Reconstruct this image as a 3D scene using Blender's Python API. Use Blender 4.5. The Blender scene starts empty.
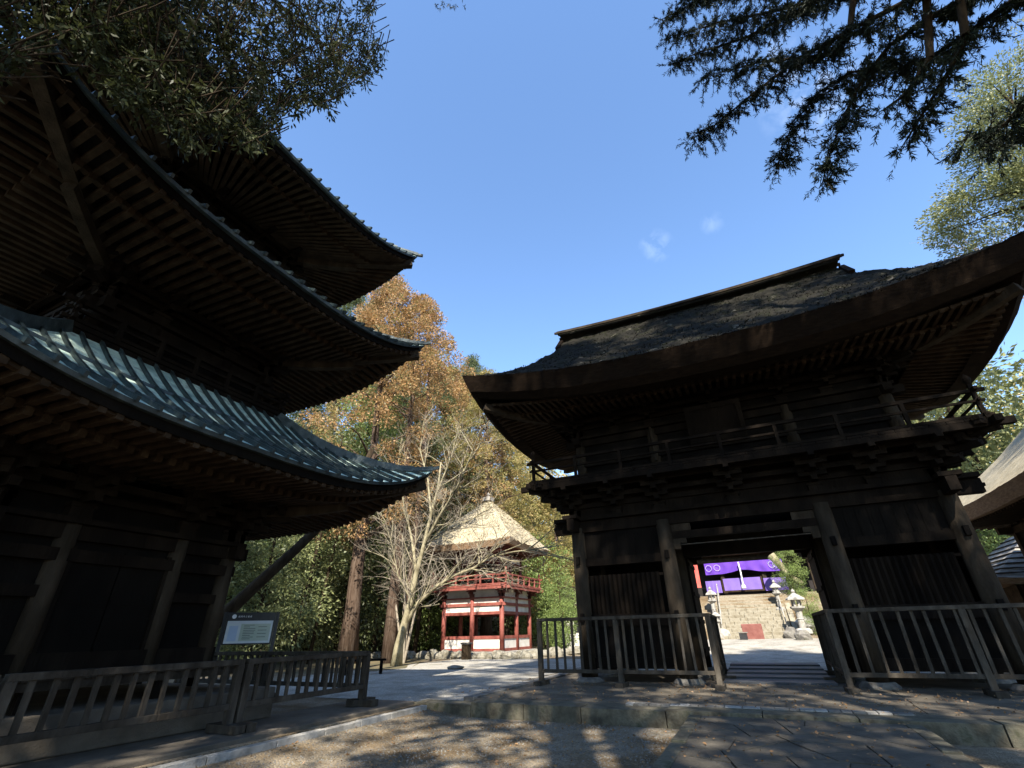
import bpy, math, random
import numpy as np
from mathutils import Vector, noise as mnoise
random.seed(7); rng = np.random.default_rng(7)
R = math.radians
SC = bpy.context.scene
COL = SC.collection

# ------------------------------------------------------------------ camera
# grid: +X runs along the gate front, +Y through the gate; camera stands at the origin
FPX, PITCH, ROLL, YAW, CAMH = 465.0, R(28.03), R(-1.228), R(24.9), 1.15
def _basis():
    F = np.array([0, math.cos(PITCH), math.sin(PITCH)]); U = np.array([0, -math.sin(PITCH), math.cos(PITCH)]); X = np.array([1., 0, 0])
    c, s = math.cos(YAW), math.sin(YAW); Rz = np.array([[c, -s, 0], [s, c, 0], [0, 0, 1]])
    return Rz @ (X*math.cos(ROLL)+U*math.sin(ROLL)), Rz @ (-X*math.sin(ROLL)+U*math.cos(ROLL)), Rz @ F
BX, BU, BF = _basis(); CAM = np.array([0, 0, CAMH])
def ray(x, y): return BF + BX*(x-512)/FPX - BU*(y-384)/FPX
def onv(x, y, v): d = ray(x, y); return CAM + d*v/d[1]
def rng_at(x, y, r): d = ray(x, y); return CAM + d*r/math.hypot(d[0], d[1])
cam = bpy.data.cameras.new('camera'); co = bpy.data.objects.new('camera', cam); COL.objects.link(co)
from mathutils import Matrix
M = Matrix(((BX[0], BU[0], -BF[0], 0), (BX[1], BU[1], -BF[1], 0), (BX[2], BU[2], -BF[2], CAMH), (0, 0, 0, 1)))
co.matrix_world = M
cam.sensor_width = 36; cam.lens = 36*FPX/1024; cam.clip_start = .05; cam.clip_end = 2000
SC.camera = co

# ------------------------------------------------------------------ light
SUN_AZ, SUN_EL = R(159), R(44)          # azimuth clockwise from +Y, towards the sun
S = Vector((math.sin(SUN_AZ)*math.cos(SUN_EL), math.cos(SUN_AZ)*math.cos(SUN_EL), math.sin(SUN_EL)))
w = bpy.data.worlds.new('World'); SC.world = w; w.use_nodes = True
nt = w.node_tree; bg = nt.nodes['Background']
sky = nt.nodes.new('ShaderNodeTexSky'); sky.sky_type = 'NISHITA'; sky.sun_disc = False
sky.sun_elevation = SUN_EL; sky.sun_rotation = SUN_AZ; sky.altitude = 400; sky.air_density = 1.0; sky.dust_density = .2; sky.ozone_density = 2.5
bg.inputs['Strength'].default_value = .142
# three faint wisps of cloud high up in the sky
geo = nt.nodes.new('ShaderNodeTexCoord')
hs_ = nt.nodes.new('ShaderNodeHueSaturation'); hs_.inputs['Saturation'].default_value = 1.06; nt.links.new(sky.outputs[0], hs_.inputs['Color'])
last = hs_.outputs[0]
nz = nt.nodes.new('ShaderNodeTexNoise'); nz.inputs['Scale'].default_value = 36; nz.inputs['Detail'].default_value = 4; nz.inputs['Distortion'].default_value = .3
nt.links.new(geo.outputs['Generated'], nz.inputs['Vector'])
for (px, py, rad, amt) in ((656, 246, .036, .13), (712, 223, .024, .1), (812, 92, .085, .2), (770, 62, .05, .15)):
    d = ray(px, py); d = d/np.linalg.norm(d)
    dv = nt.nodes.new('ShaderNodeVectorMath'); dv.operation = 'DISTANCE'; dv.inputs[1].default_value = tuple(d)
    nt.links.new(geo.outputs['Generated'], dv.inputs[0])
    mr = nt.nodes.new('ShaderNodeMapRange'); mr.inputs['From Min'].default_value = rad; mr.inputs['From Max'].default_value = 0
    mr.inputs['To Max'].default_value = 1; nt.links.new(dv.outputs['Value'], mr.inputs['Value'])
    m1 = nt.nodes.new('ShaderNodeMath'); m1.operation = 'MULTIPLY_ADD'; m1.inputs[1].default_value = 2.6; m1.inputs[2].default_value = -1.15; m1.use_clamp = True
    nt.links.new(nz.outputs[0], m1.inputs[0])
    a1 = nt.nodes.new('ShaderNodeMath'); a1.operation = 'ADD'; nt.links.new(m1.outputs[0], a1.inputs[0]); a1.inputs[1].default_value = 0
    mm = nt.nodes.new('ShaderNodeMath'); mm.operation = 'MULTIPLY'; mm.inputs[1].default_value = amt; mm.use_clamp = True
    nt.links.new(a1.outputs[0], mm.inputs[0])
    m2 = nt.nodes.new('ShaderNodeMath'); m2.operation = 'MULTIPLY'; nt.links.new(mm.outputs[0], m2.inputs[0]); nt.links.new(mr.outputs[0], m2.inputs[1])
    mix = nt.nodes.new('ShaderNodeMixRGB'); mix.inputs[2].default_value = (9, 9.6, 10.5, 1)
    nt.links.new(m2.outputs[0], mix.inputs[0]); nt.links.new(last, mix.inputs[1]); last = mix.outputs[0]
nt.links.new(last, bg.inputs['Color'])
sl = bpy.data.lights.new('sun', 'SUN'); sl.energy = 4.9; sl.angle = R(.53); sl.color = (1, .93, .82)
so = bpy.data.objects.new('sun', sl); COL.objects.link(so); so.rotation_euler = S.to_track_quat('Z', 'Y').to_euler(); so.location = (0, -40, 60)
SC.view_settings.view_transform = 'Standard'; SC.view_settings.look = 'None'; SC.view_settings.gamma = 1
SC.view_settings.exposure = 1.52

# ------------------------------------------------------------------ materials
def mat(name, cols, scale=4, rough=.85, bump=.3, bscale=None, stretch=(1, 1, 1), metal=0, spec=.3, detail=6, contrast=(.3, .7), extra=None):
    m = bpy.data.materials.new(name); m.use_nodes = True; n = m.node_tree.nodes; l = m.node_tree.links
    p = n['Principled BSDF']; p.inputs['Roughness'].default_value = rough; p.inputs['Metallic'].default_value = metal
    p.inputs['Specular IOR Level'].default_value = spec
    g = n.new('ShaderNodeNewGeometry'); mp = n.new('ShaderNodeMapping'); mp.inputs['Scale'].default_value = stretch
    l.new(g.outputs['Position'], mp.inputs['Vector'])
    t = n.new('ShaderNodeTexNoise'); t.inputs['Scale'].default_value = scale; t.inputs['Detail'].default_value = detail; t.inputs['Roughness'].default_value = .62
    l.new(mp.outputs[0], t.inputs['Vector'])
    r = n.new('ShaderNodeValToRGB'); e = r.color_ramp.elements
    ps = np.linspace(contrast[0], contrast[1], len(cols))
    while len(e) < len(cols): e.new(.5)
    for k, c in enumerate(cols): e[k].position = float(ps[k]); e[k].color = (*c, 1)
    l.new(t.outputs[0], r.inputs[0]); l.new(r.outputs[0], p.inputs['Base Color'])
    if bump:
        t2 = n.new('ShaderNodeTexNoise'); t2.inputs['Scale'].default_value = bscale or scale*6; t2.inputs['Detail'].default_value = 5
        l.new(mp.outputs[0], t2.inputs['Vector'])
        b = n.new('ShaderNodeBump'); b.inputs['Strength'].default_value = bump; b.inputs['Distance'].default_value = .02
        l.new(t2.outputs[0], b.inputs['Height']); l.new(b.outputs[0], p.inputs['Normal'])
    if extra: extra(m, n, l, p, mp, r)
    return m
def leafmat(name, cols, trans=.35, clump=.35, rough=.5, spec=.4):
    m = bpy.data.materials.new(name); m.use_nodes = True; n = m.node_tree.nodes; l = m.node_tree.links
    p = n['Principled BSDF']; p.inputs['Roughness'].default_value = rough; p.inputs['Specular IOR Level'].default_value = spec
    g = n.new('ShaderNodeNewGeometry'); t = n.new('ShaderNodeTexNoise'); t.inputs['Scale'].default_value = clump; t.inputs['Detail'].default_value = 3
    oi = n.new('ShaderNodeObjectInfo')
    av = n.new('ShaderNodeVectorMath'); av.operation = 'ADD'; l.new(g.outputs['Position'], av.inputs[0]); l.new(oi.outputs['Location'], av.inputs[1])
    l.new(av.outputs[0], t.inputs['Vector'])
    mx = n.new('ShaderNodeMath'); mx.operation = 'MULTIPLY_ADD'; mx.inputs[1].default_value = .42; l.new(g.outputs['Random Per Island'], mx.inputs[0])
    ma = n.new('ShaderNodeMath'); ma.operation = 'MULTIPLY_ADD'; ma.inputs[1].default_value = 1.3; ma.inputs[2].default_value = -.36
    l.new(t.outputs[0], ma.inputs[0]); l.new(ma.outputs[0], mx.inputs[2])
    r = n.new('ShaderNodeValToRGB'); e = r.color_ramp.elements
    while len(e) < len(cols): e.new(.5)
    for k, c in enumerate(cols): e[k].position = k/(len(cols)-1); e[k].color = (*c, 1)
    l.new(mx.outputs[0], r.inputs[0]); l.new(r.outputs[0], p.inputs['Base Color'])
    tr = n.new('ShaderNodeBsdfTranslucent'); l.new(r.outputs[0], tr.inputs['Color'])
    ms = n.new('ShaderNodeMixShader'); ms.inputs[0].default_value = trans
    l.new(p.outputs[0], ms.inputs[1]); l.new(tr.outputs[0], ms.inputs[2]); l.new(ms.outputs[0], n['Material Output'].inputs['Surface'])
    return m
def grain(m, n, l, p, mp, r):      # fine bright weathering flecks over the wood
    t = n.new('ShaderNodeTexNoise'); t.inputs['Scale'].default_value = 1.1; t.inputs['Detail'].default_value = 8
    l.new(mp.outputs[0], t.inputs['Vector'])
    mx = n.new('ShaderNodeMixRGB'); mx.blend_type = 'MULTIPLY'; mx.inputs[0].default_value = .8
    rr = n.new('ShaderNodeValToRGB'); rr.color_ramp.elements[0].position = .3; rr.color_ramp.elements[0].color = (.45, .42, .4, 1); rr.color_ramp.elements[1].position = .7
    l.new(t.outputs[0], rr.inputs[0]); l.new(r.outputs[0], mx.inputs[1]); l.new(rr.outputs[0], mx.inputs[2]); l.new(mx.outputs[0], p.inputs['Base Color'])
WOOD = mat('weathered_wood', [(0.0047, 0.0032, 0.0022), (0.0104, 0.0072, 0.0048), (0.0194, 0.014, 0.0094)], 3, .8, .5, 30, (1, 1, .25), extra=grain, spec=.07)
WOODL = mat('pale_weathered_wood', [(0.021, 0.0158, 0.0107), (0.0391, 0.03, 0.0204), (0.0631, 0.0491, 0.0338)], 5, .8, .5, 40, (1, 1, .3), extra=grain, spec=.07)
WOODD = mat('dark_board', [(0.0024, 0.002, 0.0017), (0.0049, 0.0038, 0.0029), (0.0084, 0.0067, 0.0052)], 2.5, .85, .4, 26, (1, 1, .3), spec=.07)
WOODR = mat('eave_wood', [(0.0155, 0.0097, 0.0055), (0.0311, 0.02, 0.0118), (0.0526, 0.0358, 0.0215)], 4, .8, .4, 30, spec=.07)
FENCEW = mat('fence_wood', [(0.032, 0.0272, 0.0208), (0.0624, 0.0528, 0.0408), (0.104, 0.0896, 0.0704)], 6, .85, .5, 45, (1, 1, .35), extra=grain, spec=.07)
DECK = mat('deck_plank', [(0.022, 0.0253, 0.0297), (0.044, 0.0484, 0.055), (0.0715, 0.0759, 0.0814)], 6, .6, .3, 40, (.2, 1, 1))
COPPER = mat('copper_sheet', [(0.17, 0.264, 0.2435), (0.3682, 0.5141, 0.4626), (0.6799, 0.8336, 0.7061), (0.2267, 0.2779, 0.2556)], 2.2, .5, .25, 14, metal=.0, spec=.5, contrast=(.32, .68))
COPPERD = mat('copper_batten', [(.012, .02, .022), (.03, .044, .046), (.07, .09, .09)], 5, .45, .2, 20, metal=.2, spec=.5)
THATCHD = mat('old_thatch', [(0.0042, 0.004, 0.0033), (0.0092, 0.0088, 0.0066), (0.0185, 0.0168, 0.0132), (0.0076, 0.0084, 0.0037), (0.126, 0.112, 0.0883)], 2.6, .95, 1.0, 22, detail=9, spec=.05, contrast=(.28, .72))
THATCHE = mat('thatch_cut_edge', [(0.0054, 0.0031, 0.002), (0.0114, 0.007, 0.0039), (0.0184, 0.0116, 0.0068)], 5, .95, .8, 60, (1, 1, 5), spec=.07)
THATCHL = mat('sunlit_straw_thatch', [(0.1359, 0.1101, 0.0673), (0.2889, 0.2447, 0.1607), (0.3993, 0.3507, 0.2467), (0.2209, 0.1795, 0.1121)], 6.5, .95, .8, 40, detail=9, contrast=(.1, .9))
THATCHB = mat('brown_thatch_edge', [(.14, .085, .045), (.24, .15, .085), (.32, .22, .13)], 5, .95, .7, 50, (1, 1, 5))
BARKROOF = mat('bark_shingle', [(.14, .125, .105), (.28, .255, .22), (.42, .39, .345)], 3, .9, .6, 25, (1, 1, 4))
RED = mat('red_lacquer', [(0.1224, 0.0324, 0.0252), (0.216, 0.0612, 0.0446), (0.2736, 0.0936, 0.072)], 2.5, .65, .25, 25, spec=.3)
REDD = mat('faded_red_timber', [(.07, .025, .02), (.13, .045, .035), (.19, .075, .06)], 3, .75, .25, 25)
WHITE = mat('white_plaster', [(0.442, 0.4165, 0.3675), (0.578, 0.5498, 0.4954), (0.646, 0.6164, 0.5673)], 1.8, .9, .2, 20)
STONE = mat('weathered_stone', [(.06, .055, .047), (.11, .102, .09), (.18, .168, .145), (.09, .09, .065)], 3, .9, .7, 18, detail=8)
STONEL = mat('pale_granite', [(0.136, 0.1275, 0.1062), (0.238, 0.2253, 0.1997), (0.34, 0.323, 0.289), (0.17, 0.1615, 0.1275)], 3, .85, .5, 40, detail=8)
STEPST = mat('rough_step_stone', [(0.1224, 0.102, 0.0663), (0.204, 0.1785, 0.1275), (0.2652, 0.2397, 0.1836), (0.102, 0.0867, 0.051)], 3.4, .9, 1.0, 14, detail=8, contrast=(.25, .75))
CONC = mat('old_concrete', [(0.0647, 0.0546, 0.0406), (0.1, 0.084, 0.0635), (0.1411, 0.1208, 0.0926)], 2, .9, .35, 40, detail=8)
MOSSY = mat('mossy_kerb', [(.04, .034, .024), (.08, .07, .048), (.13, .116, .08), (.055, .056, .03)], 4, .95, .8, 25, detail=8)
BLACKM = mat('black_metal', [(.012, .012, .013), (.025, .025, .027)], 8, .45, .05, 30, spec=.5)
PURPLE = mat('purple_cloth', [(0.09, 0.0315, 0.288), (0.126, 0.0495, 0.378)], 1.2, .85, .15, 60)
PURPLED = mat('lilac_cloth', [(0.1331, 0.0832, 0.2995), (0.1747, 0.1165, 0.3661)], 1.2, .85, .15, 60)
WHITEC = mat('white_cloth', [(.7, .7, .72), (.8, .8, .8)], 4, .9, .1, 30)
REDB = mat('red_paint_board', [(0.1734, 0.0615, 0.0506), (0.2601, 0.1084, 0.0903)], 4, .7, .1, 30)
REDC = mat('red_banner_cloth', [(.5, .07, .06), (.62, .13, .1)], 3, .85, .1, 30)
GOLD = mat('brass', [(.5, .4, .2), (.7, .58, .32)], 6, .35, .05, 30, metal=.8)
BARK = mat('cedar_bark', [(0.035, 0.0224, 0.0154), (0.084, 0.0574, 0.0406), (0.14, 0.105, 0.0805)], 2.5, .95, .9, 9, (5, 5, .5), detail=8, spec=.07)
BARKD = mat('dark_bark', [(0.015, 0.0105, 0.0063), (0.0341, 0.0242, 0.0148), (0.0546, 0.0397, 0.0242)], 3, .95, .8, 12, (3, 3, .6), detail=8, spec=.07)
BARKP = mat('pale_mottled_bark', [(0.0827, 0.0696, 0.0399), (0.1862, 0.1591, 0.0941), (0.2896, 0.2519, 0.1597), (0.1379, 0.126, 0.0627)], 4, .9, .6, 14, (1, 1, .6), detail=8, contrast=(.3, .7))
TWIG = mat('bare_twig', [(0.17, 0.1403, 0.102), (0.306, 0.2635, 0.1997)], 6, .9, .2, 30)
TWIGP = mat('pinkish_twig', [(.28, .2, .16), (.42, .31, .26)], 6, .9, .2, 30)
def gravel_extra(m, n, l, p, mp, r):
    v = n.new('ShaderNodeTexVoronoi'); v.inputs['Scale'].default_value = 42; l.new(mp.outputs[0], v.inputs['Vector'])
    hs = n.new('ShaderNodeMixRGB'); hs.blend_type = 'MULTIPLY'; hs.inputs[0].default_value = .75
    rr = n.new('ShaderNodeValToRGB'); rr.color_ramp.elements[0].color = (.5, .48, .45, 1); rr.color_ramp.elements[1].color = (1.25, 1.22, 1.15, 1)
    sp = n.new('ShaderNodeSeparateColor'); l.new(v.outputs['Color'], sp.inputs[0]); l.new(sp.outputs[0], rr.inputs[0])
    l.new(r.outputs[0], hs.inputs[1]); l.new(rr.outputs[0], hs.inputs[2]); l.new(hs.outputs[0], p.inputs['Base Color'])
    b = n.new('ShaderNodeBump'); b.inputs['Strength'].default_value = .8; b.inputs['Distance'].default_value = .015; b.invert = True
    l.new(v.outputs['Distance'], b.inputs['Height']); l.new(b.outputs[0], p.inputs['Normal'])
GRAVEL = mat('gravel_and_soil', [(.095, .062, .03), (.155, .115, .068), (.22, .185, .135), (.13, .1, .05)], .9, .95, 0, detail=9, contrast=(.3, .7), extra=gravel_extra)
FOREST = mat('leaf_litter', [(.06, .05, .03), (.1, .085, .045), (.16, .11, .06)], .7, .95, .8, 9, detail=9)
def flag_extra(sc, jw, dark):
    def f(m, n, l, p, mp, r):
        v = n.new('ShaderNodeTexVoronoi'); v.feature = 'DISTANCE_TO_EDGE'; v.inputs['Scale'].default_value = sc; l.new(mp.outputs[0], v.inputs['Vector'])
        rr = n.new('ShaderNodeValToRGB'); rr.color_ramp.elements[0].color = dark; rr.color_ramp.elements[1].position = jw; rr.color_ramp.elements[0].position = jw*.4
        l.new(v.outputs[0], rr.inputs[0])
        v2 = n.new('ShaderNodeTexVoronoi'); v2.inputs['Scale'].default_value = sc; l.new(mp.outputs[0], v2.inputs['Vector'])
        sp = n.new('ShaderNodeSeparateColor'); l.new(v2.outputs['Color'], sp.inputs[0])
        r3 = n.new('ShaderNodeValToRGB'); r3.color_ramp.elements[0].color = (.72, .72, .72, 1); r3.color_ramp.elements[1].color = (1.15, 1.15, 1.15, 1); l.new(sp.outputs[0], r3.inputs[0])
        a = n.new('ShaderNodeMixRGB'); a.blend_type = 'MULTIPLY'; a.inputs[0].default_value = 1; l.new(r.outputs[0], a.inputs[1]); l.new(rr.outputs[0], a.inputs[2])
        a2 = n.new('ShaderNodeMixRGB'); a2.blend_type = 'MULTIPLY'; a2.inputs[0].default_value = 1; l.new(a.outputs[0], a2.inputs[1]); l.new(r3.outputs[0], a2.inputs[2])
        l.new(a2.outputs[0], p.inputs['Base Color'])
        b = n.new('ShaderNodeBump'); b.inputs['Strength'].default_value = .8; b.inputs['Distance'].default_value = .02
        t2 = n.new('ShaderNodeTexNoise'); t2.inputs['Scale'].default_value = 25; l.new(mp.outputs[0], t2.inputs['Vector'])
        ad = n.new('ShaderNodeMath'); ad.operation = 'MULTIPLY_ADD'; ad.inputs[1].default_value = .35; l.new(t2.outputs[0], ad.inputs[0]); l.new(rr.outputs[0], ad.inputs[2])
        l.new(ad.outputs[0], b.inputs['Height']); l.new(b.outputs[0], p.inputs['Normal'])
    return f
FLAG = mat('flagstone', [(0.052, 0.045, 0.0348), (0.0851, 0.0738, 0.0559), (0.1229, 0.1062, 0.081)], 2.2, .85, .6, 22, detail=9)
SLABS = mat('terrace_slab', [(0.0648, 0.0532, 0.0385), (0.1047, 0.0874, 0.0633), (0.1496, 0.1263, 0.0923)], 1.6, .88, .5, 24, detail=9)
LGREEN = leafmat('evergreen_leaf', [(.03, .042, .016), (.08, .1, .038), (.14, .16, .06), (.22, .23, .09)])
LDARK = leafmat('dark_oak_leaf', [(0.0176, 0.0214, 0.0068), (0.036, 0.0418, 0.0136), (0.0624, 0.0714, 0.0255), (0.112, 0.1275, 0.051)], trans=.3, clump=.7, rough=.55, spec=.2)
LCON = leafmat('dark_conifer_spray', [(.008, .012, .008), (.018, .026, .015), (.035, .048, .025)], trans=.1, rough=.6, spec=.2)
LORANGE = leafmat('russet_cedar_spray', [(0.0448, 0.056, 0.0224), (0.1344, 0.1344, 0.0504), (0.2688, 0.168, 0.0672), (0.4704, 0.2632, 0.112), (0.336, 0.2352, 0.0952), (0.1792, 0.1904, 0.0672), (0.0896, 0.1008, 0.0392)], trans=.4, clump=.75)
LYELLOW = leafmat('yellow_green_cedar_spray', [(0.0675, 0.081, 0.027), (0.189, 0.189, 0.0567), (0.324, 0.27, 0.0878), (0.432, 0.3105, 0.135), (0.216, 0.216, 0.0675)], trans=.4, clump=.4)
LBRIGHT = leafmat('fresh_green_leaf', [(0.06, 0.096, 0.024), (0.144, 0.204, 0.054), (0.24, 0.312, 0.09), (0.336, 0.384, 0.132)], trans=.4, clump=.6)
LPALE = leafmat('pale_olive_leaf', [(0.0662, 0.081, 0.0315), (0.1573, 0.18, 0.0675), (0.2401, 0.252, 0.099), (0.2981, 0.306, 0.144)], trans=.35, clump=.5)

# ------------------------------------------------------------------ builders
class MB:
    def __init__(s): s.v = []; s.f = []
    def add(s, vs, fs):
        k = len(s.v); s.v += [tuple(map(float, q)) for q in vs]; s.f += [tuple(k+i for i in q) for q in fs]; return s
    def frame(s, c, X, Y, Z):
        c, X, Y, Z = map(Vector, (c, X, Y, Z)); vs = [c+X*i+Y*j+Z*k for k in (-1, 1) for j in (-1, 1) for i in (-1, 1)]
        return s.add(vs, [(0, 2, 3, 1), (4, 5, 7, 6), (0, 1, 5, 4), (2, 6, 7, 3), (0, 4, 6, 2), (1, 3, 7, 5)])
    def box(s, x0, x1, y0, y1, z0, z1):
        return s.frame(((x0+x1)/2, (y0+y1)/2, (z0+z1)/2), (abs(x1-x0)/2, 0, 0), (0, abs(y1-y0)/2, 0), (0, 0, abs(z1-z0)/2))
    def beam(s, a, b, w_, h, up=(0, 0, 1)):
        a, b = Vector(a), Vector(b); d = b-a; L = d.length
        if L < 1e-6: return s
        d /= L; up = Vector(up); x = d.cross(up)
        if x.length < 1e-4: x = d.cross(Vector((1, 0, 0)))
        x.normalize(); z = x.cross(d)
        return s.frame((a+b)/2, d*L/2, x*w_/2, z*h/2)
    def tube(s, pts, rad, n=10, cap=True):
        pts = [Vector(p) for p in pts]; k = len(s.v); m = len(pts); ref = Vector((.31, .87, .12))
        for i, p in enumerate(pts):
            d = (pts[min(i+1, m-1)]-pts[max(i-1, 0)]).normalized(); x = d.cross(ref)
            if x.length < .1: x = d.cross(Vector((1, 0, 0)))
            x.normalize(); y = d.cross(x)
            for j in range(n):
                a = 2*math.pi*j/n; q = p+(x*math.cos(a)+y*math.sin(a))*rad[i]; s.v.append(tuple(q))
        for i in range(m-1):
            for j in range(n):
                s.f.append((k+i*n+j, k+i*n+(j+1) % n, k+(i+1)*n+(j+1) % n, k+(i+1)*n+j))
        if cap: s.f.append(tuple(k+j for j in reversed(range(n)))); s.f.append(tuple(k+(m-1)*n+j for j in range(n)))
        return s
    def lathe(s, c, prof, n=14):
        return s.tube([(c[0], c[1], c[2]+z) for r, z in prof], [r for r, z in prof], n)
    def grid(s, P):       # P[i][j]
        a, b = len(P), len(P[0]); k = len(s.v)
        for row in P:
            for q in row: s.v.append(tuple(map(float, q)))
        for i in range(a-1):
            for j in range(b-1): s.f.append((k+i*b+j, k+i*b+j+1, k+(i+1)*b+j+1, k+(i+1)*b+j))
        return s
def props(o, label=None, cat=None, group=None, kind=None):
    if label: o['label'] = label
    if cat: o['category'] = cat
    if group: o['group'] = group
    if kind: o['kind'] = kind
    return o
def thing(name, label, cat, loc, group=None):
    o = bpy.data.objects.new(name, None); COL.objects.link(o); o.location = loc; o.empty_display_size = .3
    return props(o, label, cat, group)
def org(o):
    v = Vector((0, 0, 0))
    while o: v = v+Vector(o.location); o = o.parent
    return v
def link(name, me, parent, smooth):
    o = bpy.data.objects.new(name, me); COL.objects.link(o)
    if parent: o.parent = parent
    if smooth: me.polygons.foreach_set('use_smooth', [True]*len(me.polygons))
    return o
def build(name, mb, m, parent=None, smooth=False, bevel=0, **kw):
    off = org(parent); me = bpy.data.meshes.new(name)
    me.from_pydata([(v[0]-off.x, v[1]-off.y, v[2]-off.z) for v in mb.v], [], mb.f); me.materials.append(m); me.update()
    o = link(name, me, parent, smooth)
    if bevel:
        b = o.modifiers.new('bevel', 'BEVEL'); b.width = bevel; b.segments = 2; b.limit_method = 'ANGLE'
    return props(o, **kw)
def leaves(name, P, D, L, W, m, parent=None, fold=True, **kw):
    """many small leaf faces: P base points, D directions, L lengths, W widths"""
    P = np.asarray(P, float); N = len(P); D = np.asarray(D, float); D /= np.linalg.norm(D, axis=1)[:, None]+1e-9
    A = rng.normal(size=(N, 3)); A -= (A*D).sum(1)[:, None]*D; A /= np.linalg.norm(A, axis=1)[:, None]+1e-9
    L = np.broadcast_to(np.asarray(L, float), (N,))[:, None]; W = np.broadcast_to(np.asarray(W, float), (N,))[:, None]
    off = np.array(org(parent))
    V = np.stack([P, P+D*L*.45+A*W*.5, P+D*L, P+D*L*.45-A*W*.5], 1).reshape(-1, 3)-off
    me = bpy.data.meshes.new(name); me.vertices.add(N*4); me.vertices.foreach_set('co', V.ravel())
    me.loops.add(N*4); me.loops.foreach_set('vertex_index', np.arange(N*4, dtype=np.int32))
    me.polygons.add(N); me.polygons.foreach_set('loop_start', np.arange(0, N*4, 4, dtype=np.int32))
    me.update(calc_edges=True); me.materials.append(m)
    return props(link(name, me, parent, False), **kw)
def copy_tree(o, parent=None):
    c = o.copy(); COL.objects.link(c); c.parent = parent
    for ch in list(o.children): copy_tree(ch, c)
    return c

# ------------------------------------------------------------------ ground
def smooth(a, b, x): t = min(1, max(0, (x-a)/(b-a))); return t*t*(3-2*t)
def gh(u, v):
    h = 0.0
    if u > -6.3 and v < 9.2: h = -.22+.09*smooth(5.2, 6.1, -u)
    elif u <= -6.3: h = -.06
    elif u > -5.3 and v < 17.3 and u < 8: h = -.12
    else: h = -.05
    if v > 22:
        k = smooth(24, 34, v)*.55*smooth(-9, -4, u)*smooth(12, 6, u)
        h += k
        if v > 34: h += 2.55*smooth(34.2, 37.4, v)*smooth(-9, -6, u)*smooth(10, 7, u)
    r = math.hypot(u+4, v-8)
    h += 20*smooth(36, 110, r)*smooth(-20, 25, v) + 1.5*smooth(20, 40, -u)*smooth(10, 30, r)
    if r > 15: h += .12*mnoise.noise((u*.2, v*.2, 0))*smooth(26, 40, r)
    return h
def axis(pts):
    o = []
    for a, b, st in pts: o += list(np.arange(a, b, st))
    return o+[pts[-1][1]]
ug = axis([(-900, -120, 60), (-120, -40, 6), (-40, -6.302, 1.2), (-6.302, -6.298, .004), (-6.298, -5.302, .3), (-5.302, -5.298, .004), (-5.298, 8, .6), (8, 40, 1.5), (40, 120, 6), (120, 900, 60)])
vg = axis([(-900, -60, 60), (-60, -8, 4), (-8, 9.198, .6), (9.198, 9.202, .004), (9.202, 17.298, .6), (17.298, 17.302, .004), (17.302, 40, .6), (40, 120, 4), (120, 900, 60)])
build('ground', MB().grid([[(u, v, gh(u, v)) for u in ug] for v in vg]), GRAVEL, smooth=False, kind='structure')
# litter-covered forest floor a touch above the gravel at the foot of the hill
def ff(u, v): return gh(u, v)+.006+.05*max(0, mnoise.noise((u*.7, v*.7, 3)))
Pn = []
for rr in np.linspace(0, 1, 24):
    row = []
    for a in np.linspace(R(-100), R(52), 70):
        r0 = 21.5 if a < R(-34) else (30 if a < R(-14) else 44)
        rad = r0+1.2*math.sin(a*19)+(260-r0)*rr**2
        row.append((math.sin(a)*rad, math.cos(a)*rad, ff(math.sin(a)*rad, math.cos(a)*rad)))
    Pn.append(row)
build('forest_floor', MB().grid(Pn), FOREST, smooth=True, kind='structure')
COURTG = mat('pale_court_gravel', [(.2, .185, .155), (.29, .275, .24), (.38, .365, .33), (.26, .24, .2)], 1.1, .95, 0, detail=9, contrast=(.3, .7), extra=gravel_extra)
build('court_gravel', MB().grid([[(u, v, gh(u, v)+.008) for u in np.linspace(-14.5+max(0, 14-v)*.3, -5.63, 14)] for v in np.linspace(9.3, 24.3, 24)]), COURTG, kind='structure')
build('yard_gravel', MB().grid([[(u, v, gh(u, v)+.008) for u in np.linspace(-5.0, 5.2, 12)] for v in np.linspace(17.4, 33.9, 30)]), COURTG, kind='structure')
# gravel stones scattered over the near gravel bed
N = 5200
gx = rng.uniform(-6.1, -1.2, N); gy = rng.uniform(4.2, 9.0, N)
mb = MB()
for x, y in zip(gx, gy):
    s_ = rng.uniform(.006, .018); q = [Vector((rng.uniform(-1, 1), rng.uniform(-1, 1), 0)) for _ in range(1)]
    z = gh(x, y); a = rng.uniform(0, 6.28); c, d = math.cos(a)*s_, math.sin(a)*s_
    mb.add([(x+c, y+d, z), (x-d, y+c*.8, z), (x-c*.9, y-d, z), (x+d, y-c, z), (x, y, z+s_*.8)], [(0, 1, 4), (1, 2, 4), (2, 3, 4), (3, 0, 4)])
build('loose_gravel', mb, STONE, kind='stuff', label='loose grey gravel on the lower forecourt bed', cat='gravel')
P_ = []; D_ = []
for k in range(2600):
    x = rng.uniform(-6.1, 4); y = rng.uniform(3.5, 13.5)
    if -1.15 < x < 1.45 and y < 9.1: z = -.012-.012*max(0, 8.6-y)
    elif y > 9.5: z = .03
    elif y < 9 and x < -1.3: z = gh(x, y)+.012
    else: continue
    P_.append((x, y, z)); D_.append((rng.normal(), rng.normal(), rng.uniform(-.05, .35)))
leaves('fallen_leaves', P_, D_, rng.uniform(.025, .06, len(P_)), rng.uniform(.014, .03, len(P_)), leafmat('dry_leaf', [(.1, .05, .02), (.22, .12, .05), (.3, .2, .1)], trans=.1), None, kind='stuff', label='small dry brown leaves fallen over the gravel and paving', cat='leaves')
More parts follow.
